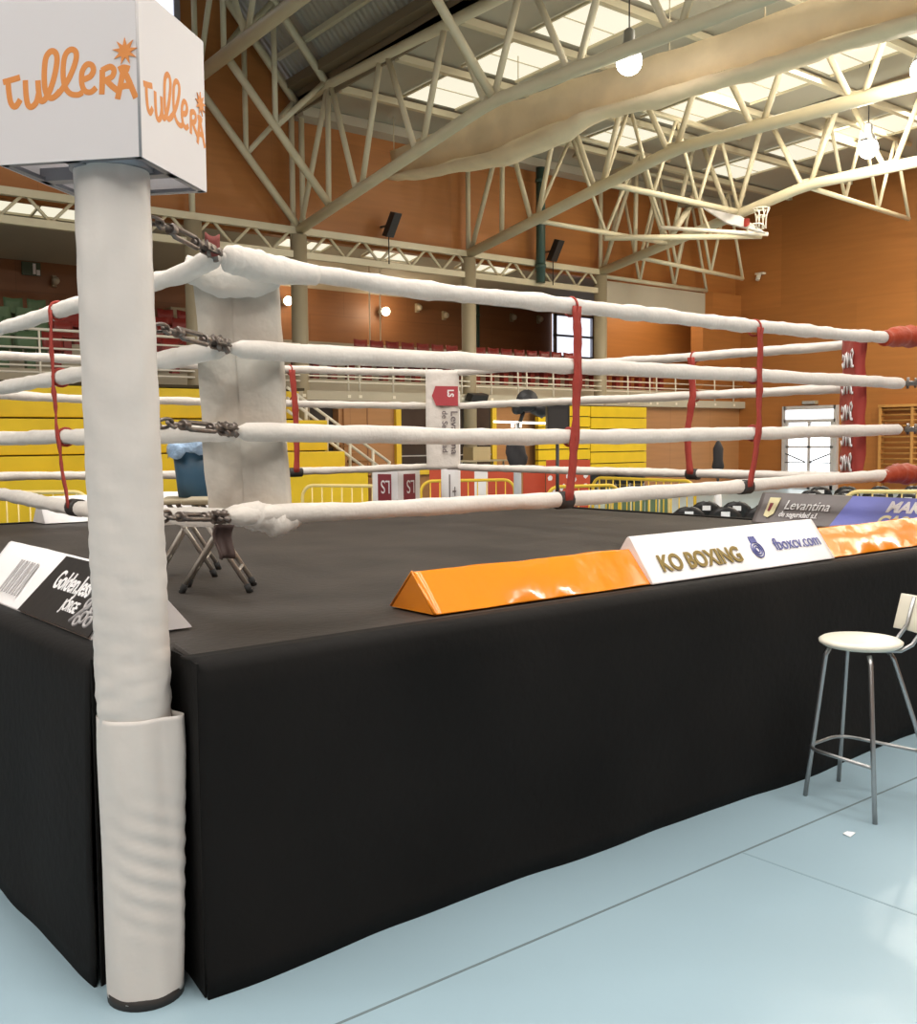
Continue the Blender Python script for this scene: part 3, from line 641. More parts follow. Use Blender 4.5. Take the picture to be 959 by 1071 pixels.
for sx in (-.7, .7):
    for sy in (-.22, .2): part('leg', MB().cyl((p.x+sx, p.y+sy, 0), (p.x+sx, p.y+sy, p.z-.03), .025), M['tube'], t)
# lighting stand with a glowing bar
D = 13.2; c = at_d(541, 442, D); t = thing('lighting_stand', 'grey lighting stand with a glowing white crossbar and black lamp heads', 'stand', (c.x, c.y, 0))
part('pole', MB().cyl((c.x, c.y, .3), (c.x, c.y, c.z), .03), M['tube'], t)
part('crossbar', MB().cyl(at_d(516, 441, D), at_d(576, 443, D), .013), M['tubeglow'], t)
jk = []; jc = at_d(538, 474, D-.12); jr = V((R_.x, R_.y, 0)).normalized(); jf = V((jr.y, -jr.x, 0))
for j in range(14):
    f = j/13; z = at_d(538, 463, D).z-(at_d(538, 463, D).z-at_d(538, 491, D).z)*f; wd_ = (.10+.035*math.sin(f*3))*(1-.35*max(0, f-.6)/.4); row = []
    for k in range(16):
        an = 2*math.pi*k/16; row.append(V((c.x, c.y, z))-jr*(.035-.05*f)+jr*(math.cos(an)*wd_*(1+.12*wob(an*2, f*5)))+jf*(math.sin(an)*.06*(1+.25*wob(an*3, f*4))))
    jk.append(row)
solo('hanging_jacket', MB().grid(jk, closed=True, caps=True), M['blackcloth'], 'dark jacket hung on the grey lighting stand behind the ring', 'jacket')
part('column', MB().cyl((c.x, c.y, .1), (c.x, c.y, at_d(541, 489, D).z), .05, 14), M['greycloth'], t)
for x in (536, 544): part('bracket', MB().cyl(at_d(x, 441, D), at_d(x, 447, D), .02), M['tubeglow'], t)
for k in range(3): an = k*2.1; part('leg', MB().cyl((c.x, c.y, .55), (c.x+.5*math.cos(an), c.y+.5*math.sin(an), .02), .018), M['tube'], t)
e = at_d(551, 420, D); part('upper_pole', MB().cyl((c.x, c.y, c.z-.1), (e.x, e.y, e.z), .025), M['blackplastic'], t)
part('lamp_head', MB().lathe([(.02, -.16), (.13, -.12), (.14, .1), (.06, .16)], e, 16, (-.6, -.7, .1)), M['blackplastic'], t, bevel=.005)
e2 = at_d(562, 427, D); part('lamp_head', MB().lathe([(.02, -.12), (.09, -.1), (.1, .1), (.04, .14)], e2, 14, (.6, -.7, -.4)), M['blackplastic'], t)
e3 = at_d(543, 428, D); part('lamp_head', MB().lathe([(.02, -.1), (.06, -.09), (.07, .08), (.03, .1)], e3, 14, (-.9, -.4, 0)), M['blackplastic'], t)
# speaker on pole
D = 11.7; c = at_d(583, 436, D); t = thing('loudspeaker', 'black loudspeaker box on a thin pole left of the red rope strap', 'loudspeaker', (c.x, c.y, 0))
r = R_.normalized(); fw = V((r.y, -r.x, 0)).normalized(); part('cabinet', MB().obox(c, r*.125, fw*.13, (0, 0, .18)), M['blackplastic'], t, bevel=.02)
part('grille', MB().obox(c+fw*.132-V((0, 0, .04)), r*.1, fw*.005, (0, 0, .12)), M['tape'], t); part('pole', MB().cyl((c.x, c.y, .4), (c.x, c.y, c.z-.15), .02), M['blackplastic'], t)
for k in range(3): an = k*2.1+.5; part('leg', MB().cyl((c.x, c.y, .6), (c.x+.45*math.cos(an), c.y+.45*math.sin(an), .02), .015), M['blackplastic'], t)
# black lamp on the gallery edge
p = at_y(502, 416, 14.85); t = thing('floodlight', 'dark floodlight clipped to the gallery edge above the yellow framed window', 'lamp', tuple(p)); part('head', MB().obox(p-V((.1, 0, 0)), (.28, 0, 0), (0, .12, .03), (.02, -.03, .1)), M['blackplastic'], t, bevel=.02); part('clamp', MB().cyl(p+V((.12, .05, -.05)), p+V((.15, .15, .12)), .05), M['skin'], t, label='pinkish clamp')
# folded parasol on a stand
D = 15.2; c = at_d(751, 480, D); t = thing('folded_parasol', 'folded black parasol on a white foot standing before the brown wall', 'parasol', (c.x, c.y, 0))
zt, zb = at_d(751, 462, D).z, at_d(751, 494, D).z
part('canopy', MB().lathe([(.03, zt), (.075, zt-.1), (.07, zb+.18), (.09, zb+.08), (.05, zb)], (c.x, c.y, 0), 12), M['blackcloth'], t); part('pole', MB().cyl((c.x, c.y, .1), (c.x, c.y, zt+.03), .02), M['blackplastic'], t)
part('foot', MB().lathe([(.25, 0), (.25, .06), (.06, .12), (.06, .75), (.04, .95)], (c.x, c.y, 0), 16), M['whitevinyl'], t)
# black stacking chairs
def chair_proto():
    t = thing('stacking_chair', '', 'chair'); s_ = MB(); rows = []
    s_.grid([[V((x, y, .45-.02*math.cos(x*5)+.0*y)) for x in (-.21, -.11, 0, .11, .21)] for y in (-.24, -.1, .08, .2)])
    part('seat', s_, M['blackplastic'], t, solid=.03)
    rows = []
    for z, w_ in ((.50, .17), (.6, .195), (.72, .20), (.80, .17), (.85, .10), (.865, .03)):
        rows.append([V((x*w_, .22+(z-.5)*.28+.05*(1-x*x), z)) for x in (-1, -.6, 0, .6, 1)])
    part('backrest', MB().grid(rows), M['blackplastic'], t, solid=.03)
    part('sticker', MB().obox((0, .365, .79), (.05, 0, 0), (0, .012, .0), (0, 0, .03)), M['paper'], t, label='white paper label')
    for sx in (-1, 1):
        part('leg', MB().tube([(sx*.18, -.2, .44), (sx*.2, -.24, 0)], .016, 8), M['greyprint'], t)
        part('leg', MB().tube([(sx*.17, .24, .62), (sx*.17, .2, .44), (sx*.2, .28, 0)], .016, 8), M['greyprint'], t)
    return t
cp = chair_proto(); first = True
def put_chair(x, ytop, D, rz, lb, group, h=.86):
    global first
    p = at_d(x, ytop, D); loc = (p.x, p.y, 0)
    if first: cp.location = loc; cp.rotation_euler = (0, 0, rz); cp['label'] = lb; cp['group'] = group; first = False
    else: dup(cp, loc, rz, lb, group)
ordn = ('leftmost', 'second from left', 'third from left', 'fourth from left', 'fifth from left', 'rightmost')
for i, (x, D) in enumerate(((718, 12.6), (736, 13.6), (755, 12.5), (767, 13.5), (791, 12.4), (800, 13.4))):
    rowlab = 'front' if i % 2 == 0 else 'back'
    put_chair(x, 520, D, math.radians(133), 'black chair with white label, %s of the %s trio behind the ring' % (('leftmost', 'leftmost', 'middle', 'middle', 'rightmost', 'rightmost')[i], rowlab), 'labelled black chairs behind the ring')
for k in range(3):
    for i in range(4): put_chair(838+i*(36-2*k)+k*7, 512, 15.0+1.1*k, math.radians(125+6*((i+k) % 3)), 'black chair with pale legs, %s of the %s row above the dark banner prism' % (('leftmost', 'second', 'third', 'rightmost')[i], ('front', 'middle', 'back')[k]), 'rows of black chairs behind the banner')
for i, x in enumerate((651, 666, 618)): put_chair(x, 486, 27+i*.3, math.radians(133), 'black chair back against the folded yellow bleacher, %s' % ('left of two at its right end', 'rightmost one', 'beside the red strap')[i], 'far chairs by the yellow bleacher')
# ================================================================== RING
ZD, PB = 1.03, 3.02
t = thing('ring_platform', 'black boxing ring platform with a black skirt to the floor', 'ring platform', (0, 0, 0))
poly = [(-2.78, -2.99), (2.99, -2.99), (2.99, 2.99), (-2.99, 2.99), (-2.99, -2.70), (-2.72, -2.66)]
part('deck_canvas', MB().prism([(x, y, .9) for x, y in poly], (0, 0, ZD-.9)), M['deck'], t, bevel=.02, seg=3)
def skirt(P0, P1, n, rev0=None, wave=.032, seed=0, flare=.03):
    P0, P1, n = V(P0), V(P1), V(n); L = (P1-P0).length; d = (P1-P0)/L; N_ = max(24, int(L*26)); rows = []
    prof = [(ZD+.004, -.10), (ZD+.006, -.03), (ZD-.004, .004), (ZD-.03, .018), (.93, .02), (.8, .02), (.65, .02), (.5, .02), (.35, .02), (.22, .02), (.13, .02), (.07, .02), (.0, .02)]
    for z, o in prof:
        row = []
        for i in range(N_+1):
            u = L*i/N_; k = min(1, (ZD-z)*1.4) if z < .9 else 0
            dz = wob(u*1.1, seed, z*.5)*wave*k+wob(u*.45+z*1.4, seed+3)*wave*.7*k+flare*max(0, 1-z/ZD)*(.5+.5*wob(u*.7, seed+1))*.6
            if z < .15: dz += (.15-z)*.05*wob(u*2.3, seed)
            row.append(P0+d*u+n*(o+dz)+V((0, 0, z)))
        rows.append(row)
    return MB().grid(rows)
part('skirt', skirt((-2.80, -3.0, 0), (3.0, -3.0, 0), (0, -1, 0), seed=1, flare=.016, wave=.022), M['skirt'], t, solid=.008)
part('skirt', skirt((-3.0, -2.74, 0), (-3.0, 3.0, 0), (-1, 0, 0), seed=5, flare=.06, wave=.022), M['skirt'], t, solid=.008)
part('skirt', skirt((-3.0, 3.0, 0), (3.0, 3.0, 0), (0, 1, 0), seed=9), M['skirt'], t, solid=.008)
part('skirt', skirt((3.0, 3.0, 0), (3.0, -3.0, 0), (1, 0, 0), seed=13), M['skirt'], t, solid=.008)
c = MB()
c.grid([[V((-2.80, -3.02, z)), V((-2.775, -2.85, z)), V((-2.765, -2.70, z)), V((-2.9, -2.70, z)), V((-3.02, -2.745, z))] for z in (0, .3, .6, .92, ZD+.002)], smooth=False)
part('corner_skirt', c, M['skirt'], t, solid=.006)
# ---- ropes
A = 2.39; RZ = [2.31, 2.006, 1.70, 1.395]
names4 = ('top', 'second', 'third', 'lowest')
def rope(lb, path, r=.036, seed=0, taper=None, lump=.09):
    P = [V(p) for p in path]; pts = []; ln = [0]
    for i in range(1, len(P)): ln.append(ln[-1]+(P[i]-P[i-1]).length)
    T = ln[-1]; n = int(T*22); rs = []
    def ev(s):
        for i in range(1, len(P)):
            if s <= ln[i]+1e-9: break
        f = (s-ln[i-1])/(ln[i]-ln[i-1]); a, b = P[i-1], P[i]
        m0 = (P[i]-P[max(i-2, 0)])/(ln[i]-ln[max(i-2, 0)])*(ln[i]-ln[i-1]); m1 = (P[min(i+1, len(P)-1)]-P[i-1])/(ln[min(i+1, len(P)-1)]-ln[i-1])*(ln[i]-ln[i-1])
        return a*(2*f**3-3*f*f+1)+m0*(f**3-2*f*f+f)+b*(-2*f**3+3*f*f)+m1*(f**3-f*f)
    for i in range(n+1):
        s = T*i/n; q = ev(s); pts.append(q+V((0, 0, wob(s*3.3, seed)*.003)))
        e = min(s, T-s); k = min(1, (.45+.55*(e/.05)**.6)) if e < .05 else 1
        rs.append(r*k*(1+lump*wob(s*5.2, seed*1.7)+lump*.8*wob(s*17, seed)))
    return solo('ring_rope', MB().tube(pts, rs, 12), M['fabric'], lb, 'rope', 'white padded ring ropes')
ends = [(228, 266), (238, 362), (246, 450), (236, 541)]; starts = [(150, 222), (150, 338), (152, 441), (152, 540)]
NRP = [[(232, 270), (262, 278), (330, 287), (450, 304), (600, 320), (740, 336), (885, 350), (928, 353)], [(241, 365), (400, 374), (600, 383), (760, 391), (945, 401)], [(247, 451), (400, 455), (600, 457), (760, 454), (942, 449)], [(239, 541), (310, 537), (450, 530), (590, 522), (740, 511), (870, 501), (930, 497)]]
for i, pts in enumerate(NRP): rope('white %s rope along the ring front, from near post to red corner' % names4[i], [at_y(*q, -A) for q in pts], .037, i, lump=.13 if i == 0 else .07)
NLP = [[(213, 275), (190, 287), (130, 304), (62, 325), (0, 344), (-60, 358)], [(225, 367), (190, 373), (130, 383), (62, 395), (0, 406), (-60, 414)], [(238, 454), (130, 456), (62, 457), (0, 459), (-60, 460)], [(230, 543), (150, 539), (75, 531), (30, 522), (0, 517), (-60, 510)]]
for i, pts in enumerate(NLP):
    q = [at_x(*s, -A) for s in pts]
    e = V((-A, 2.37, RZ[i])); q = [at_y(*ends[i], -A)+V((.012, .01, -.004))]+[s for s in q if -2.36 < s.y < 2.1]+[e]
    rope('white %s rope leaving the near corner along the left ring side' % names4[i], q, .037, i+5)
LFP = [[(-20, 371), (80, 376), (300, 386), (440, 390), (466, 390)], [(-20, 413), (80, 417), (213, 420), (400, 424), (466, 424)], [(-20, 456), (200, 456), (466, 456)], [(-20, 499), (163, 497), (313, 493), (450, 488), (466, 487)]]
for i, pts in enumerate(LFP):
    q = [V((-A, A, RZ[i]))]+[at_y(*s, A) for s in pts]
    rope('white %s rope along the far left side, ending at the logo pad' % names4[i], q, .034, i+9)
FRP = [[(466, 391), (560, 383), (668, 377), (780, 369), (905, 359)], [(466, 425), (560, 421), (700, 415), (905, 405)], [(466, 456), (700, 454), (905, 452)], [(466, 488), (560, 491), (720, 495), (897, 499)]]
for i, pts in enumerate(FRP): rope('white %s rope along the far right side, between logo and red pads' % names4[i], [at_x(*s, A) for s in pts], .034, i+14)
# ---- straps that tie the four ropes together
def strap(lb, pts, plane, C, w_, lo):
    f = at_y if plane == 'y' else at_x; P = [f(*q, C) for q in pts]; off = V((0, -.04, 0)) if plane == 'y' else V((-.04, 0, 0)); along = V((1, 0, 0)) if plane == 'y' else V((0, 1, 0))
    t = thing('rope_strap', lb, 'strap', tuple(P[-1]), 'red rope straps'); fine = []
    for i in range(len(P)-1):
        for k in range(8): fine.append(P[i].lerp(P[i+1], k/8))
    fine.append(P[-1])
    rows = [[p+off+along*(s*w_*(.85+.15*wob(j*.5)))+off*(.15*wob(j*.7, s)) for s in (-1, 1)] for j, p in enumerate(fine)]
    part('band', MB().grid(rows), M['red'], t, solid=.006)
    part('top_loop', MB().ring(P[0], along, .044, .006, 16, 6), M['red'], t)
    c = P[-1]; part('tape_cuff', MB().cyl(c-along*lo, c+along*lo, .043, 14), M['tape'], t, label='black tape cuff')
    for q in P[1:-1]: part('knot', MB().ring(q, along, .042, .007, 14, 6), M['red'], t)
strap('wide red strap on the ring front ropes, left one of the two', [(597, 321), (598, 383), (595, 457), (589, 523)], 'y', -A, .030, .04)
strap('wide red strap on the ring front ropes, right one near the glazed door', [(789, 343), (788, 393), (787, 453), (778, 509)], 'y', -A, .028, .045)
strap('red strap tying the far right ropes, right of the brown pole', [(726, 374), (728, 414), (722, 454), (725, 496)], 'x', A, .036, .05)
strap('thin dark red strap on the left ropes, left of the white post', [(61, 325), (64, 395), (69, 457), (80, 531)], 'x', -A, .022, .05)
strap('red strap tying the far left ropes, just right of the white cloth pad', [(303, 387), (306, 420), (308, 456), (308, 494)], 'y', A, .034, .07)
# ---- near corner post with sign box
base = at_z(153, 1036, 0); base = V((-2.927, -2.871, 0)); top = at_z(117, 185, 2.51)
def axis(z): return base.lerp(top, z/2.51) if z <= 2.51 else top+(top-base)*((z-2.51)/2.51)
t = thing('corner_post', 'tall white wrapped ring post at the near corner, carrying the sign box', 'post', tuple(base))
rows = []; NA = 48
for j in range(90):
    z = .80+(2.58-.80)*j/89; c = axis(z); row = []
    for k in range(NA):
        an = 2*math.pi*k/NA; lo = max(0, 1-(z-.86)/.3)*min(1, max(0, (z-.86)/.03))
        r = .112-.0035*(z < .87)+.0012*math.sin(z*30+3*math.sin(an*2+z*3))+lo*.0028*math.sin(z*85-an*3.2)+.0012*math.sin(an*9+z*4)+.0019*math.sin(z*105+an*2.2)*(.35+.65*abs(math.sin(an*2.3+z*5.5)))*max(0, min(1, (2.0-z)/.7))*min(1, max(0, (z-.86)/.05))
        row.append(c+V((math.cos(an)*r, math.sin(an)*r, 0)))
    rows.append(row)
part('sleeve', MB().grid(rows, closed=True, caps=True), M['sleeve'], t)
rows = []; fa = math.atan2(-.74, .67)
for j in range(60):
    z = .018+(.862-.018)*j/59; c = axis(z); row = []
    for k in range(NA*2):
        an = math.pi*k/NA; da = (an-fa+math.pi) % (2*math.pi)-math.pi
        fl = .048*math.exp(-(da/.26)**2)*min(1, max(0, (z-.02)/.75))**.7
        g = math.exp(-((z-.42)/.2)**2)
        r = .1130-.0030*max(0, (z-.76)/.1)+fl+.0042*g*math.sin(z*95+5.0*da)*math.exp(-(da+.6)**2/1.0)+.0012*math.sin(an*7+z*9)
        row.append(c+V((math.cos(an)*r, math.sin(an)*r, 0)))
    rows.append(row)
part('lower_wrap', MB().grid(rows, closed=True), M['sleeve'], t, solid=.0012, label='loose white lower wrap with a flap')
part('base_ring', MB().lathe([(.114, 0), (.114, .03), (.1, .04), (.1, .1)], base, 32), M['tape'], t, label='black base ring')
part('hook_plate', MB().obox(axis(2.3)+V((.085, .085, 0)), (.02, -.02, 0), (.02, .02, 0), (0, 0, .05)), M['steel'], t)
# sign box
zb, zt = 2.52, 3.005
Ac = at_z(147, 164, zb); vv = V((.765, .645, 0)).normalized(); uu = V((-vv.y, vv.x, 0)); S = .45
t = thing('sign_box', 'white four-sided sign box with orange script lettering on top of the ring post', 'sign', tuple(Ac+(uu+vv)*S/2))
def face(o, d): return MB().obox(o+d*S/2+V((0, 0, (zt-zb)/2)), d*S/2, V((d.y, -d.x, 0))*.004, (0, 0, (zt-zb)/2))
part('panel', face(Ac, uu), M['signboard'], t); part('panel', face(Ac, vv), M['signboard'], t); part('panel', face(Ac+vv*S, uu), M['signboard'], t); part('panel', face(Ac+uu*S, vv), M['signboard'], t)
f = MB(); ce = Ac+(uu+vv)*S/2
for o, d in ((Ac, uu), (Ac, vv), (Ac+vv*S, uu), (Ac+uu*S, vv)): f.beam(o+V((0, 0, .006))+(ce-o-d*S/2)*.05, o+d*S+V((0, 0, .006))+(ce-o-d*S/2)*.05, .022, .012)
ce = Ac+(uu+vv)*S/2
f.beam(ce-uu*S/2+V((0, 0, .02)), ce+uu*S/2+V((0, 0, .02)), .05, .04); f.beam(ce-vv*S/2+V((0, 0, .02)), ce+vv*S/2+V((0, 0, .02)), .05, .04)
f.lathe([(.125, 0), (.125, .05)], V((top.x, top.y, zb+.005)), 24)
part('bottom_frame', f, M['signframe'], t)
f = MB(); f.cyl(Ac+V((0, 0, 0)), Ac+V((0, 0, zt-zb)), .005, 8); part('corner_trim', f, M['greyprint'], t)
part('lid', MB().prism([Ac+V((0, 0, zt-zb)), Ac+uu*S+V((0, 0, zt-zb)), Ac+(uu+vv)*S+V((0, 0, zt-zb)), Ac+vv*S+V((0, 0, zt-zb))], (0, 0, .004)), M['lid'], t)
STR = [[(68, 306), (30, 314), (-12, 322)], [(12, 320), (14, 370), (22, 418), (42, 434), (66, 404)],
       [(92, 320), (93, 385), (100, 430), (118, 440), (140, 420), (152, 380)], [(150, 325), (152, 380), (158, 412), (174, 416), (200, 380), (224, 320), (240, 250), (236, 212), (214, 202), (190, 230), (180, 300), (182, 370), (200, 404), (222, 404), (250, 378)],
       [(226, 402), (252, 380), (296, 320), (326, 250), (326, 212), (302, 202), (276, 230), (266, 300), (272, 360), (296, 394), (330, 402), (352, 392)],
       [(352, 338), (388, 326), (404, 300), (396, 276), (372, 274), (352, 306), (350, 356), (364, 388), (390, 394), (414, 376)],
       [(444, 300), (442, 350), (438, 408)], [(440, 304), (478, 290), (496, 306), (486, 334), (446, 350)], [(462, 350), (486, 376), (512, 398)],
       [(538, 304), (526, 360), (508, 434)], [(538, 304), (562, 360), (590, 434)], [(518, 384), (546, 378), (578, 382)], [(516, 306), (540, 298), (566, 306)]]
def script(o, d, nrm, dz=0):
    mb = MB(); Z = V((0, 0, 1)); HH = zt-zb
    def P(x, y):
        u = (x*1.03+44)/662*S; return o+d*u+Z*((690-y)/750*HH+dz)+nrm*.0045
    for s in STR:
        q = []
        for i in range(len(s)-1):
            for k in range(5):
                f = k/5; a, b = s[i], s[i+1]; pa = s[max(i-1, 0)]; pb = s[min(i+2, len(s)-1)]
                h = lambda j: .5*((2*a[j])+(b[j]-pa[j])*f+(2*pa[j]-5*a[j]+4*b[j]-pb[j])*f*f+(3*a[j]-pa[j]-3*b[j]+pb[j])*f**3)
                q.append(P(h(0), h(1)))
        q.append(P(*s[-1])); mb.tube(q, .0090, 8, squash=(nrm, .03))
    st = []
    for k in range(18):
        r = 60 if k % 2 == 0 else 27; an = math.pi/2+k*math.pi/9; st.append(P(548+r*.95*math.cos(an), 228-r*math.sin(an)))
    mb.prism(st, nrm*.002); mb.s = [False]*len(mb.s); return mb
n1 = V((vv.x, vv.y, 0))*-1; n2 = V((uu.x, uu.y, 0))*-1
part('lettering', script(Ac+uu*S, -uu, n1), M['orangeprint'], t, label='orange script lettering'); part('lettering', script(Ac, vv, n2, -.024), M['orangeprint'], t, label='orange script lettering')
# ---- turnbuckles
def turnbuckle(lb, P0, P1, roll=0, big=1):
    P0, P1 = V(P0), V(P1); L = (P1-P0).length; d = (P1-P0)/L; Zv = V((0, 0, 1)); s = d.cross(Zv).normalized(); u = s.cross(d); s, u = s*math.cos(roll)+u*math.sin(roll), u*math.cos(roll)-s*math.sin(roll)
    t = thing('turnbuckle', lb, 'turnbuckle', tuple(P0), 'steel rope turnbuckles'); Q = lambda f, a=0, b=0: P0+d*(L*f)+s*a+u*b
    part('chain_link', MB().ring(Q(.05), s, .026, .006, 18, 8, (d, 1.7)), M['steel'], t)
    part('chain_link', MB().ring(Q(.19), u, .02, .006, 18, 8, (d, 2.0)), M['steel'], t)
    b = MB().tube([Q(.24), Q(.45)], .009, 10); b.ring(Q(.26), s, .016, .007, 16, 8); part('eye_bolt', b, M['steel'], t)
    b = MB(); [b.tube([Q(.38, 0, .0), Q(.42, 0, e*.02), Q(.70, 0, e*.02), Q(.74, 0, 0)], .0085, 10) for e in (-1, 1)]
    b.cyl(Q(.37), Q(.43), .018, 12); b.cyl(Q(.69), Q(.75), .018, 12); part('body', b, M['steel'], t)
    b = MB().tube([Q(.66), Q(.86)], .009, 10); part('eye_bolt', b, M['steel'], t)
    b = MB()
    for e in (-1, 1): b.obox(Q(.90, e*.016), d*.045, s*.004, u*.014)
    b.cyl(Q(.86, -.026), Q(.86, .026), .009); b.cyl(Q(.95, -.028), Q(.95, .028), .011); b.cyl(Q(.86, 0, -.03), Q(.86, 0, .035), .008); b.cyl(Q(.95, 0, -.034), Q(.95, 0, .038), .01); part('clevis', b, M['steel'], t)
    return t
for i in range(4):
    P1 = at_y(*ends[i], -A); pc = axis(RZ[i]+.03*(3-i)/3); P0 = pc+(P1-pc).normalized()*.118
    P0 = V((P0.x, P0.y, at_d(*starts[i], (P0-CAM).dot(_F)).z))
    turnbuckle('dark steel turnbuckle from the near white post to the %s rope' % names4[i], P0, P1, .25+.3*i)
# right-corner post (its edge out of frame), red sleeves and turnbuckles
Rb = V((2.93, -2.87, 0)); t = thing('corner_post', 'red wrapped ring post at the right corner beyond the picture edge', 'post', tuple(Rb))
part('sleeve', MB().cyl(Rb, Rb+V((0, 0, 2.5)), .115, 24), M['redpad'], t); part('base_ring', MB().lathe([(.13, 0), (.13, .05)], Rb, 24), M['tape'], t)
for i in (1, 2):
    P1 = at_y(945, (401, 449)[i-1], -A); P0 = V((2.86, -2.8, P1.z)); turnbuckle('dark steel turnbuckle at the red corner on the %s rope' % names4[i], P0, P1, .2)
for i, pts in ((0, [(924, 354), (940, 352), (962, 352), (1000, 350)]), (3, [(920, 499), (938, 495), (952, 496), (968, 497)])):
    q = [at_y(*s, -A) for s in pts]; P = []
    for k in range(len(q)-1):
        for j in range(6): P.append(q[k].lerp(q[k+1], j/6))
    P.append(q[-1]); k = len(P)
    rr = [(.045+.022*math.sin(math.pi*j/(k-1)))*(1+.26*wob(j*1.3, i)) if i == 0 else (.034+.03*math.sin(math.pi*min(1, j/(k-1)*1.05)))*(1+.28*wob(j*1.2, i)) for j in range(k)]
    solo('rope_sleeve', MB().tube(P, rr, 14), M['orangecloth'], 'crumpled orange-red cloth sleeve on the %s rope end at the red corner' % names4[i], 'sleeve')
# far post
Fb = V((2.93, 2.87, 0)); t = thing('corner_post', 'white wrapped post at the far corner below the logo pad', 'post', tuple(Fb))
part('sleeve', MB().cyl(Fb, Fb+V((0, 0, 2.2)), .105, 24), M['whitevinyl'], t)
r = V((R_.x, R_.y, 0)).normalized(); fw = V((r.y, -r.x, 0))
mk_ = MB(); c = Fb+fw*.106; mk_.obox(c-r*.012+V((0, 0, 1.18)), r*.006, fw*.003, (0, 0, .13)); mk_.obox(c+r*.045+V((0, 0, 1.13)), r*.004, fw*.004, (0, 0, .05)); mk_.obox(c+r*.04+V((0, 0, 1.13)), r*.02, fw*.005, (0, 0, .006)); part('print', mk_, M['darkprint'], t)
# ---- corner pads
def pad(lb, c, wdir, inn, m, hw=.188, th=.035, z0=1.395, z1=2.36, lean=0, fold=.03, name='corner_pad', nz=26):
    c, wdir, inn = V(c), V(wdir).normalized(), V(inn).normalized(); t = thing(name, lb, 'corner pad', (c.x, c.y, z0)); rows = []
    for j in range(nz+1):
        f = j/nz; z = z0+(z1-z0)*f; row = []
        sec = [(-1, 0), (-.97, 1), (-.5, 1.15), (-.03, 1.0), (.03, 1.0), (.5, 1.15), (.97, 1), (1, 0), (.97, -1), (.5, -1.1), (.03, -.92), (0, -.7), (-.03, -.92), (-.5, -1.1), (-.97, -1)]
        for a, b in sec:
            p = c+wdir*(a*hw*(1+.02*wob(f*5, a)))+inn*(b*th-fold*(1-abs(a))+.012*wob(a*2.5, f*7, b))+V((0, 0, z))+wdir*lean*f
            row.append(p)
        rows.append(row)
    part('pad_body', MB().grid(rows, closed=True, caps=True), M[m], t); return t
Nc, Nw, Ni = (-2.185, -2.21, 0), (.666, -.746, 0), (.746, .666, 0)
t = pad('large white cloth corner pad hanging inside the near corner behind the turnbuckles', Nc, Nw, Ni, 'padcloth', hw=.166, lean=-.035)
# cloth wrapped over its top and along its foot
Zv = V((0, 0, 1)); Nc, Nw, Ni = V(Nc), V(Nw), V(Ni); rows = []
for j in range(15):
    f = j/14; row = []
    for k in range(17):
        a = -1.08+2.16*k/16; drop = [(-.055, -.06-.05*(1-a*a)), (-.06, .0), (-.03, .05), (.03, .055), (.055, .0), (.05, -.03)]
        s = f*(len(drop)-1); i = min(int(s), len(drop)-2); g = s-i; o = drop[i][0]*(1-g)+drop[i+1][0]*g; z = drop[i][1]*(1-g)+drop[i+1][1]*g
        lift = .03*(1-f)*(-(a))+.012*wob(a*4, f*4)
        row.append(Nc+Nw*(a*.176-.03)+Ni*(o-.03*(1-abs(a))-.004)+Zv*(2.345+z+lift*.6))
    rows.append(row)
part('top_drape', MB().grid(rows), M['fabric'], t, solid=.006)
q = [at_y(*s, -A+.02) for s in ((236, 541), (255, 538), (275, 541), (292, 546), (306, 540), (318, 537))]; P = []
for k in range(len(q)-1):
    for j in range(5): P.append(q[k].lerp(q[k+1], j/5))
solo('rope_sleeve', MB().tube(P+[q[-1]], [(.03+.028*math.sin(math.pi*j/25)*(1+.35*wob(j*.6)))for j in range(len(P)+1)], 14), M['fabric'], 'twisted white cloth on the lowest rope under the near corner pad', 'sleeve')
q = [at_y(*s, -A) for s in ((234, 270), (252, 273), (275, 280), (300, 284), (330, 288))]; P = []
for k in range(4):
    for j in range(6): P.append(q[k].lerp(q[k+1], j/6))
solo('rope_sleeve', MB().tube(P+[q[-1]], [(.040+.017*math.sin(math.pi*min(1, (j+3)/26))*(1+.30*wob(j*.55, 2)))*(.6 if j == 0 else 1) for j in range(len(P)+1)], 16, squash=(Zv, 1.0)), M['fabric'], 'loose white cloth gathered round the top rope above the near corner pad', 'sleeve')
b = at_y(229, 549, -A-.03); s_ = MB(); fl = []
for j in range(9):
    f = j/8; fl.append([b+V((.035*math.cos(a)*(1-.3*f), -.05+.02*math.sin(f*5), -.12*f))+V((0, .045*math.sin(a), 0)) for a in (0, .8, 1.6, 2.4, 3.1)])
solo('rope_end_flap', MB().grid(fl), mat('brown_flap', (.055, .03, .024), .7), 'dark brown cloth flap hanging from the lowest turnbuckle', 'flap', solid=.006)
b = at_y(221, 258, -A-.02)
solo('rope_end_flap', MB().grid([[b+V((.014*(k-2), -.01, .035-.018*j+.003*(k-2)**2)) for k in range(5)] for j in range(5)]), mat('maroon_tab', (.24, .05, .04), .7), 'small maroon and white cloth tab above the top turnbuckle', 'flap', solid=.005)
t = pad('white corner pad with crimson shield logo at the far corner', (2.272, 2.173, 0), (.74, -.67, 0), (-.67, -.74, 0), 'fabric', hw=.165, fold=.0)
o = V((2.272, 2.173, 0))+V((-.67, -.74, 0))*.055; wd = V((.74, -.67, 0)); Z = V((0, 0, 1))
lg = MB(); flat(lg, [(-.10, 2.11), (-.065, 2.205), (.155, 2.20), (.155, 2.01), (-.06, 2.015)], o, wd, Z, .002, .003); part('logo', lg, M['crimson'], t, label='crimson shield logo')
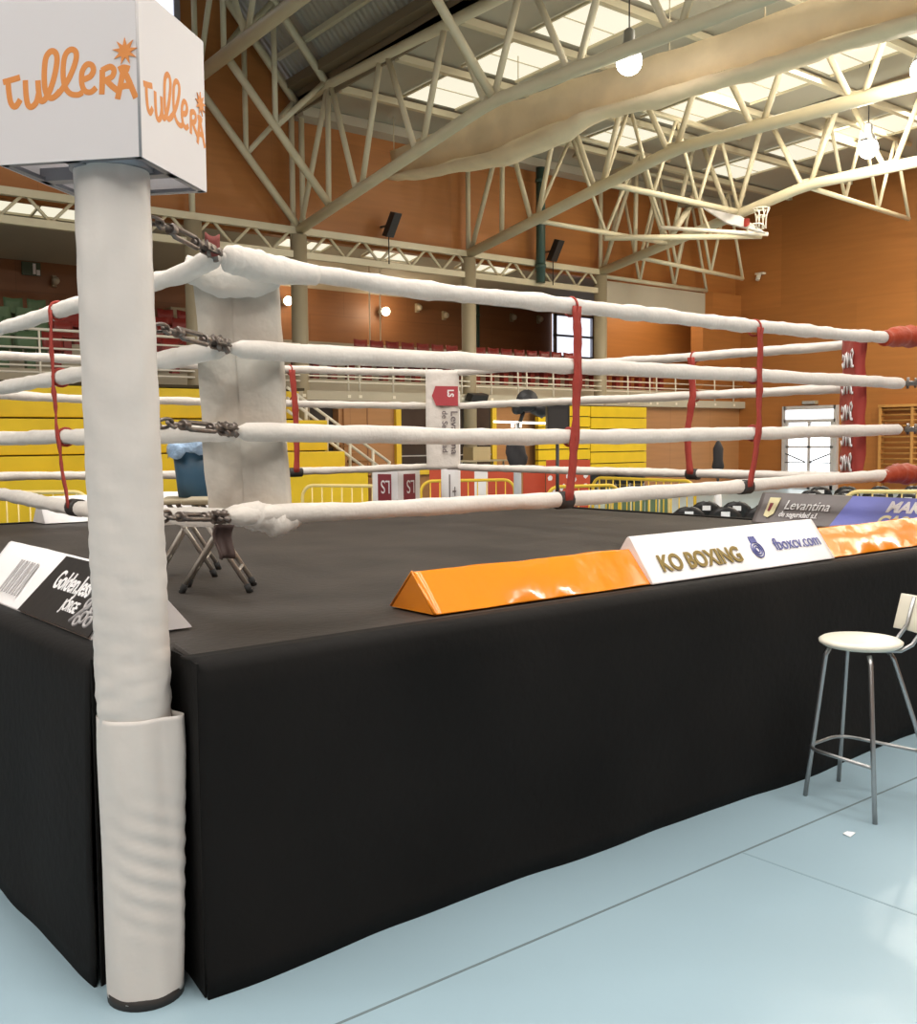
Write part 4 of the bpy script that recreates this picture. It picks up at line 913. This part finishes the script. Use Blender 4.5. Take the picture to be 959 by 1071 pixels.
text('lettering', 'LS', .085, M['whiteprint'], t, o+wd*.055+Z*2.17+V((-.67, -.74, 0))*.004, -Z, wd, .003, sx=.9)
text('lettering', 'Levantina', .095, M['darkprint'], t, o+wd*.085+Z*1.965, -Z, wd, .001, sx=1.18)
text('lettering', 'de Seguridad', .075, M['darkprint'], t, o+wd*.0+Z*1.965, -Z, wd, .001, sx=1.05)
t = pad('tall red corner pad with pale monograms at the right corner', (2.21, -2.22, 0), (.65, .76, 0), (-.76, .65, 0), 'redpad', hw=.15, th=.03, fold=0)
o = V((2.21, -2.22, 0))+V((-.76, .65, 0))*.042; wd = V((.65, .76, 0))
# the camera sees the pad's inner face from the left, so reading direction runs away from it
for z in (2.17, 2.0, 1.83, 1.66, 1.5):
    lg = MB()
    for s in ([(-.10, .02), (-.085, .05), (-.06, .04), (-.06, -.0), (-.085, -.03), (-.10, .0)], [(-.055, -.03), (-.04, .055), (-.02, .06), (-.005, .01), (.0, -.03)], [(.005, -.025), (.02, .05), (.035, -.005), (.05, .05), (.06, -.03)], [(.06, .06), (.085, .07), (.1, .05), (.08, .02)], [(.075, .02), (.085, -.03), (.11, -.025)]):
        lg.tube([o-wd*a*1.0+Z*(z+b_*1.1) for a, b_ in s], .011, 6, squash=(V((-.76, .65, 0)), .2))
    part('monogram', lg, M['whiteprint'], t, label='pale monogram')

# ================================================================== THINGS ON THE RING EDGE
def prism_pad(name, lb, a, b, half, h, m, ndir, cat='bolster', grp=None, z=ZD+.008, bulge=1):
    """triangular bolster from a to b along the ring edge; ndir points outwards."""
    a, b, n = V(a), V(b), V(ndir); t = thing(name, lb, cat, (a.x, a.y, z), grp); d = (b-a).normalized(); L = (b-a).length; rows = []
    sec = [(1, 0), (.97, .03), (.5, .51), (.06, .97), (0, 1), (-.06, .97), (-.5, .51), (-.97, .03), (-1, 0)]
    N_ = int(L*24)
    for i in range(N_+1):
        u = L*i/N_; row = []
        for k, (s, hh) in enumerate(sec):
            bul = bulge*(.006*wob(u*5, k*1.3)*(1 if 0 < k < 8 else 0)+.004*math.sin(math.pi*min(1, abs(s))))
            row.append(a+d*u+n*(s*half+bul*(1 if s > 0 else -1))+V((0, 0, z+hh*h+bul*.6)))
        rows.append(row)
    part('cover', MB().grid(rows, closed=True, caps=True), M[m], t, seg=1); return t, d, n
def piping(t, a, d, n, half, h, m, L=0, z=ZD+.008):
    for u in (0, L): part('piping', MB().tube([a+d*u+n*half+V((0, 0, z+.004)), a+d*u+V((0, 0, z+h)), a+d*u-n*half+V((0, 0, z+.004))], .006, 6), M[m], t)
y_ = -2.70; hh = .15; xr = at_y(873, 590, -2.855).x
a, b = V((-1.76, y_, 0)), V((-.50, y_, 0)); t, d, n = prism_pad('bolster', 'glossy orange triangular bolster on the ring edge, left of the white sponsor prism', a, b, .14, hh, 'vinyl', (0, -1, 0)); piping(t, a, d, n, .14, hh, 'vinyl', 1.26)
a, b = V((xr-.05, y_+.01, 0)), V((2.7, y_+.01, 0)); t, d, n = prism_pad('bolster', 'glossy orange triangular bolster on the ring edge, right of the white sponsor prism', a, b, .14, .148, 'vinyl', (0, -1, 0)); piping(t, a, d, n, .14, .148, 'vinyl', (b-a).length)
a, b = V((-.53, y_-.005, 0)), V((xr, y_-.005, 0)); t, d, n = prism_pad('sponsor_prism', 'white triangular sponsor prism with gold and blue lettering on the front ring edge', a, b, .15, .205, 'whitevinyl', (0, -1, 0), 'prism', bulge=.25)
sl = V((0, .15, .205)).normalized(); o = V((-.53, y_-.005-.15, ZD+.008)); fn = V((1, 0, 0)).cross(sl)
text('lettering', 'KO BOXING', .118, M['gold'], t, o+V((.10, 0, 0))+sl*.055+fn*.006, (1, 0, 0), sl, .0035, sx=.93, label='gold lettering')
text('lettering', 'fboxcv.com', .10, M['navy'], t, o+V((1.02, 0, 0))+sl*.09+fn*.006, (1, 0, 0), sl, .0002, sx=.90, label='blue lettering')
em = MB(); oo = o+V((.87, 0, 0))+sl*.10+fn*.006
for k in range(3): em.ring(oo+sl*.006, fn, .016+.014*k, .0035, 20, 6)
em.obox(oo+sl*.058, V((.026, 0, 0)), sl*.012, fn*.003)
for e in (-1, 0, 1): em.obox(oo+sl*.075+V((e*.018, 0, 0)), V((.006, 0, 0)), sl*.008, fn*.003)
part('emblem', em, M['navy'], t, label='blue crowned emblem')
# dark banner prism on the right side
a, b = V((2.80, -1.14, 0)), V((2.80, -2.62, 0)); t, d, n = prism_pad('sponsor_prism', 'grey and blue triangular sponsor prism on the right ring edge', a, b, .15, .225, 'greyvinyl', (-1, 0, 0), 'prism', bulge=.25)
sl = V((.15, 0, .225)).normalized(); o = V((2.65, -1.14, ZD+.008)); xd = V((0, -1, 0)); fn = xd.cross(sl)
bm_ = MB(); flat(bm_, [(.66, .005), (1.47, .005), (1.47, .262), (.76, .262)], o+fn*.008, xd, sl, .001, .003); part('blue_panel', bm_, M['bluevinyl'], t, label='blue printed panel')
text('lettering', 'Levantina', .112, M['whiteprint'], t, o+xd*.235+sl*.125+fn*.008, xd, sl, .0006, sx=.88, shear=.2)
text('lettering', 'de seguridad s.l.', .064, M['whiteprint'], t, o+xd*.215+sl*.06+fn*.008, xd, sl, .001, sx=.78, shear=.2)
text('lettering', 'MAK', .12, M['whiteprint'], t, o+xd*1.04+sl*.145+fn*.012, xd, sl, .005, sx=.95, shear=.25)
text('lettering', 'CAS', .12, M['cream'], t, o+xd*1.00+sl*.03+fn*.012, xd, sl, .005, sx=.95, shear=.25, label='cream lettering')
em = MB(); flat(em, [(.09, .06), (.13, .045), (.17, .08), (.185, .22), (.09, .22)], o+fn*.008, xd, sl, .001, .003); part('emblem', em, M['cream'], t, label='pale shield emblem')
em = MB(); flat(em, [(.11, .10), (.13, .10), (.14, .17), (.11, .17)], o+fn*.012, xd, sl, .001, .002); part('emblem_mark', em, M['maroon'], t)
# black and white prism on the left side
a, b = V((-2.735, -2.46, 0)), V((-2.735, -1.0, 0)); t, d, n = prism_pad('sponsor_prism', 'black and white triangular sponsor prism on the left ring edge behind the white post', a, b, .18, .215, 'whitevinyl', (-1, 0, 0), 'prism', bulge=.25)
sl = V((.18, 0, .215)).normalized(); o = V((-2.915, -1.0, ZD+.008)); xd = V((0, -1, 0)); fn = xd.cross(sl); L = 1.46; SL = .278
uB = -1.0-at_x(68, 583, -2.76).y; uB2 = -1.0-at_x(22, 640, -2.91).y
bm_ = MB(); flat(bm_, [(uB2, .002), (L-.004, .002), (L-.004, SL-.012), (uB, SL-.012)], o+fn*.009, xd, sl, .001, .003); part('black_panel', bm_, M['blackvinyl'], t, label='black printed panel')
um = (uB+uB2)/2
text('lettering', 'Golden.Jess', .11, M['whiteprint'], t, o+xd*(um+.12)+sl*.13+fn*.012, xd, sl, .002, sx=.72)
text('lettering', 'JORGE', .062, M['whiteprint'], t, o+xd*(um+.34)+sl*.06+fn*.012, xd, sl, .0015, sx=.8)
em = MB()
for k, (u, v_, r) in enumerate(((.55, .11, .022), (.585, .06, .022), (.62, .10, .02), (.55, .04, .018), (.64, .05, .02))): em.ring(o+xd*(um+u)+sl*v_+fn*.013, fn, r, .006, 14, 6)
em.tube([o+xd*(um+.5)+sl*.03+fn*.013, o+xd*(um+.56)+sl*.1+fn*.013, o+xd*(um+.6)+sl*.16+fn*.013], .009, 6); part('emblem', em, M['greyprint'], t, label='grey boxing glove emblem')
br = MB()
for k in range(7):
    u = max(.02, um-.40)+k*.034; flat(br, [(u, .05), (u+(.012 if k % 2 else .02), .05), (u+(.012 if k % 2 else .02), .205), (u, .205)], o+fn*.009, xd, sl, .001, .002)
part('stripes', br, M['greyprint'], t, label='grey bar stripes')
# white bolster on the far left edge
a, b = V((-1.42, 2.8, 0)), V((.55, 2.8, 0)); prism_pad('bolster', 'white triangular bolster on the far left ring edge behind the folding stools', a, b, .15, .21, 'whitevinyl', (0, -1, 0))
# white logo cube at the far corner
c = V((2.14, 2.78, ZD)); t = thing('logo_cube', 'white cube with two maroon logo squares on the far ring corner', 'cube seat', tuple(c)); e1, e2 = V((.80, -.60, 0)).normalized(), V((.60, .80, 0)).normalized(); e1, e2 = (e1+V((-.05, -.75, 0))*0.55).normalized(), None
e1 = V((.98, -.2, 0)).normalized(); e2 = V((-.2, -.98, 0)).normalized(); hs = .15
vdir = (c-CAM); vdir.z = 0; vdir.normalize(); sd = V((vdir.y, -vdir.x, 0)); e1 = (sd*.75-vdir*.66).normalized(); e2 = (-sd*.66-vdir*.75).normalized()
part('body', MB().obox(c+V((0, 0, .185)), e1*.175, e2*.175, (0, 0, .185)), M['whitevinyl'], t, bevel=.012)
for ee, ww in ((e1, e2), (e2, -e1)):
    xd = Z.cross(ee) ; f0 = c+ee*.176
    mb = MB(); flat(mb, [(-.09, .04), (.09, .04), (.09, .31), (-.09, .31)], f0, xd, Z, .001, .003); part('logo', mb, M['maroon'], t, label='maroon logo square')
    text('lettering', 'LS', .19, M['whiteprint'], t, f0+ee*.004+xd*.08+Z*.245, -xd, -Z, 0, sx=.72)
# ---- folding stools and bin inside the near corner
def stool(lb, c, sdir, ddir, spread, depth, H=.40, zc=.25):
    c = V((*c, ZD)); s = V((*sdir, 0)).normalized(); e = V((*ddir, 0)).normalized(); t = thing('folding_stool', lb, 'stool', tuple(c)); Zz = V((0, 0, 1))
    k = spread/2; kt = k*(H-zc)/zc*.95
    for sg, off in ((1, 0), (-1, .018)):
        ends = []
        for f in (-1, 1):
            o = c+e*(f*(depth/2-off)); a = o+s*(sg*k)+Zz*.012; b = o-s*(sg*kt)+Zz*(H-.01); ends.append((a, b))
            lg = part('leg', MB().cyl(a, b, .011, 10), M['alu'], t); part('rubber_foot', MB().cyl(a-Zz*.012, a+(b-a).normalized()*.03, .015, 10), M['cap'], lg)
        q = [x[0].lerp(x[1], .22) for x in ends]; part('crossbar', MB().cyl(q[0], q[1], .008, 8), M['alu'], t)
        part('seat_bar', MB().cyl(ends[0][1], ends[1][1], .011, 8), M['alu'], t)
    part('pivot', MB().cyl(c+e*(-depth/2-.01)+Zz*zc, c+e*(depth/2+.01)+Zz*zc, .007, 8), M['steel'], t)
    part('seat', MB().obox(c+Zz*H, s*(kt+.05), e*(depth/2+.03), Zz*.012), M['column'], t, bevel=.008)
    return c
stool('folding steel stool standing nearest the white corner pad', (-2.035, -1.62), (.81, -.59), (.54, .84), .30, .22)
cA = stool('folding steel stool under the blue bin behind the white post', (-1.92, -1.06), (.95, -.1), (.5, .866), .30, .30, H=.375)
b0 = cA+V((.05, -.01, .388)); t = thing('waste_bin', 'dark blue bin with pale blue liner standing on the rear folding stool', 'bin', tuple(b0))
part('bucket', MB().lathe([(.085, 0), (.088, .005), (.114, .27), (.107, .27), (.082, .02)], b0, 28), M['bluebin'], t)
rows = []
for j, (r, z) in enumerate(((.10, .2), (.108, .275), (.122, .285), (.131, .25), (.137, .205))):
    rows.append([b0+V((math.cos(a)*r*(1+.05*wob(a*3, j)), math.sin(a)*r*(1+.05*wob(a*3, j)), z+(.03*wob(a*2.2, 2) if j == 4 else 0)+(.02*wob(a*1.5, 4) if j in (1, 2) else 0))) for a in [k*2*math.pi/40 for k in range(40)]])
part('liner', MB().grid(rows, closed=True), M['liner'], t, solid=.003, label='pale blue plastic liner')

# ================================================================== BAR STOOL, PAPER
feet = [at_z(842, 832, 0), at_z(877, 817, 0), at_z(915, 862, 0)]
f0, f1, f2 = feet; f3 = at_z(983, 838, 0); ctr = (f1+f2)/2
t = thing('bar_stool', 'tall bar stool with ivory round seat and back on steel tube legs', 'bar stool', (ctr.x, ctr.y, 0)); HS = .745
U = V((0, 0, 1)); ex = (f2-f0).normalized(); ey = (f1-f0).normalized()
sq3 = f1+f2-f0; tops = [ctr+(f-ctr)*.62+U*(HS-.03) for f in (f0, f1, f2, sq3)]
for f, tp_ in zip((f0, f1, f2, f3), tops):
    part('leg', MB().tube([f, f.lerp(tp_, .5), f.lerp(tp_, .95), tp_+(ctr+U*HS-tp_)*.10+U*.0], .011, 12), M['tube'], t)
rs = .182
part('seat', MB().lathe([(.05, -.012), (rs-.02, -.012), (rs, .0), (rs+.002, .012), (rs-.012, .022), (rs-.05, .019), (.02, .014)], ctr+U*HS+R_*.008, 40), M['seat'], t)
fr = [f.lerp(tp_, .33) for f, tp_ in zip((f0, f1, f2, f3), tops)]
def corner(a, b, c, r_, n=6):
    p, q = b+(a-b).normalized()*r_, b+(c-b).normalized()*r_
    return [p*(1-k/n)**2+b*(2*k/n*(1-k/n))+q*(k/n)**2 for k in range(n+1)]
o0 = fr[0]+(fr[0]-fr[3]).normalized()*.035; o1 = fr[1]+(fr[1]-fr[2]).normalized()*.03
pth = [fr[2]]+corner(fr[2], o0, o1, .10)+corner(o0, o1, fr[3], .10)+[fr[3]]
part('footrest', MB().tube(pth, .0085, 10), M['tube'], t)
# backrest: two bent tubes and a curved plate at the side away from the ring's left corner
bd = at_z(959, 690, HS)-ctr; bd.z = 0; bd.normalize(); bd = (sq3-f0).normalized()*.55+(f2-f1).normalized()*.0+V((.85, -.1, 0))*.45; bd.normalize(); sdv = V((-bd.y, bd.x, 0))
for s in (-1, 1):
    p0 = ctr+bd*.06+sdv*(s*.07)+U*(HS-.022); part('back_tube', MB().tube([p0, ctr+bd*.16+sdv*(s*.08)+U*(HS-.022), ctr+bd*.21+sdv*(s*.08)+U*(HS+.005), ctr+bd*.255+sdv*(s*.08)+U*(HS+.07), ctr+bd*.285+sdv*(s*.08)+U*(HS+.20)], .0095, 10), M['tube'], t)
rows = [[ctr+bd*(.275+.035*f-.05*a*a)+sdv*(a*.16)+U*(HS+.04+.165*f) for a in [k/6-1 for k in range(13)]] for f in (0, .33, .66, 1)]
part('backrest', MB().grid(rows), M['seat'], t, solid=.014, bevel=.004)
p = at_z(888, 873, 0); solo('paper_scrap', MB().prism([p+V((-.025, -.02, .002)), p+V((.03, -.012, .004)), p+V((.022, .022, .002)), p+V((-.022, .016, .006))], (0, 0, .0012)), M['paper'], 'small white scrap of paper on the blue floor near the bar stool', 'paper')
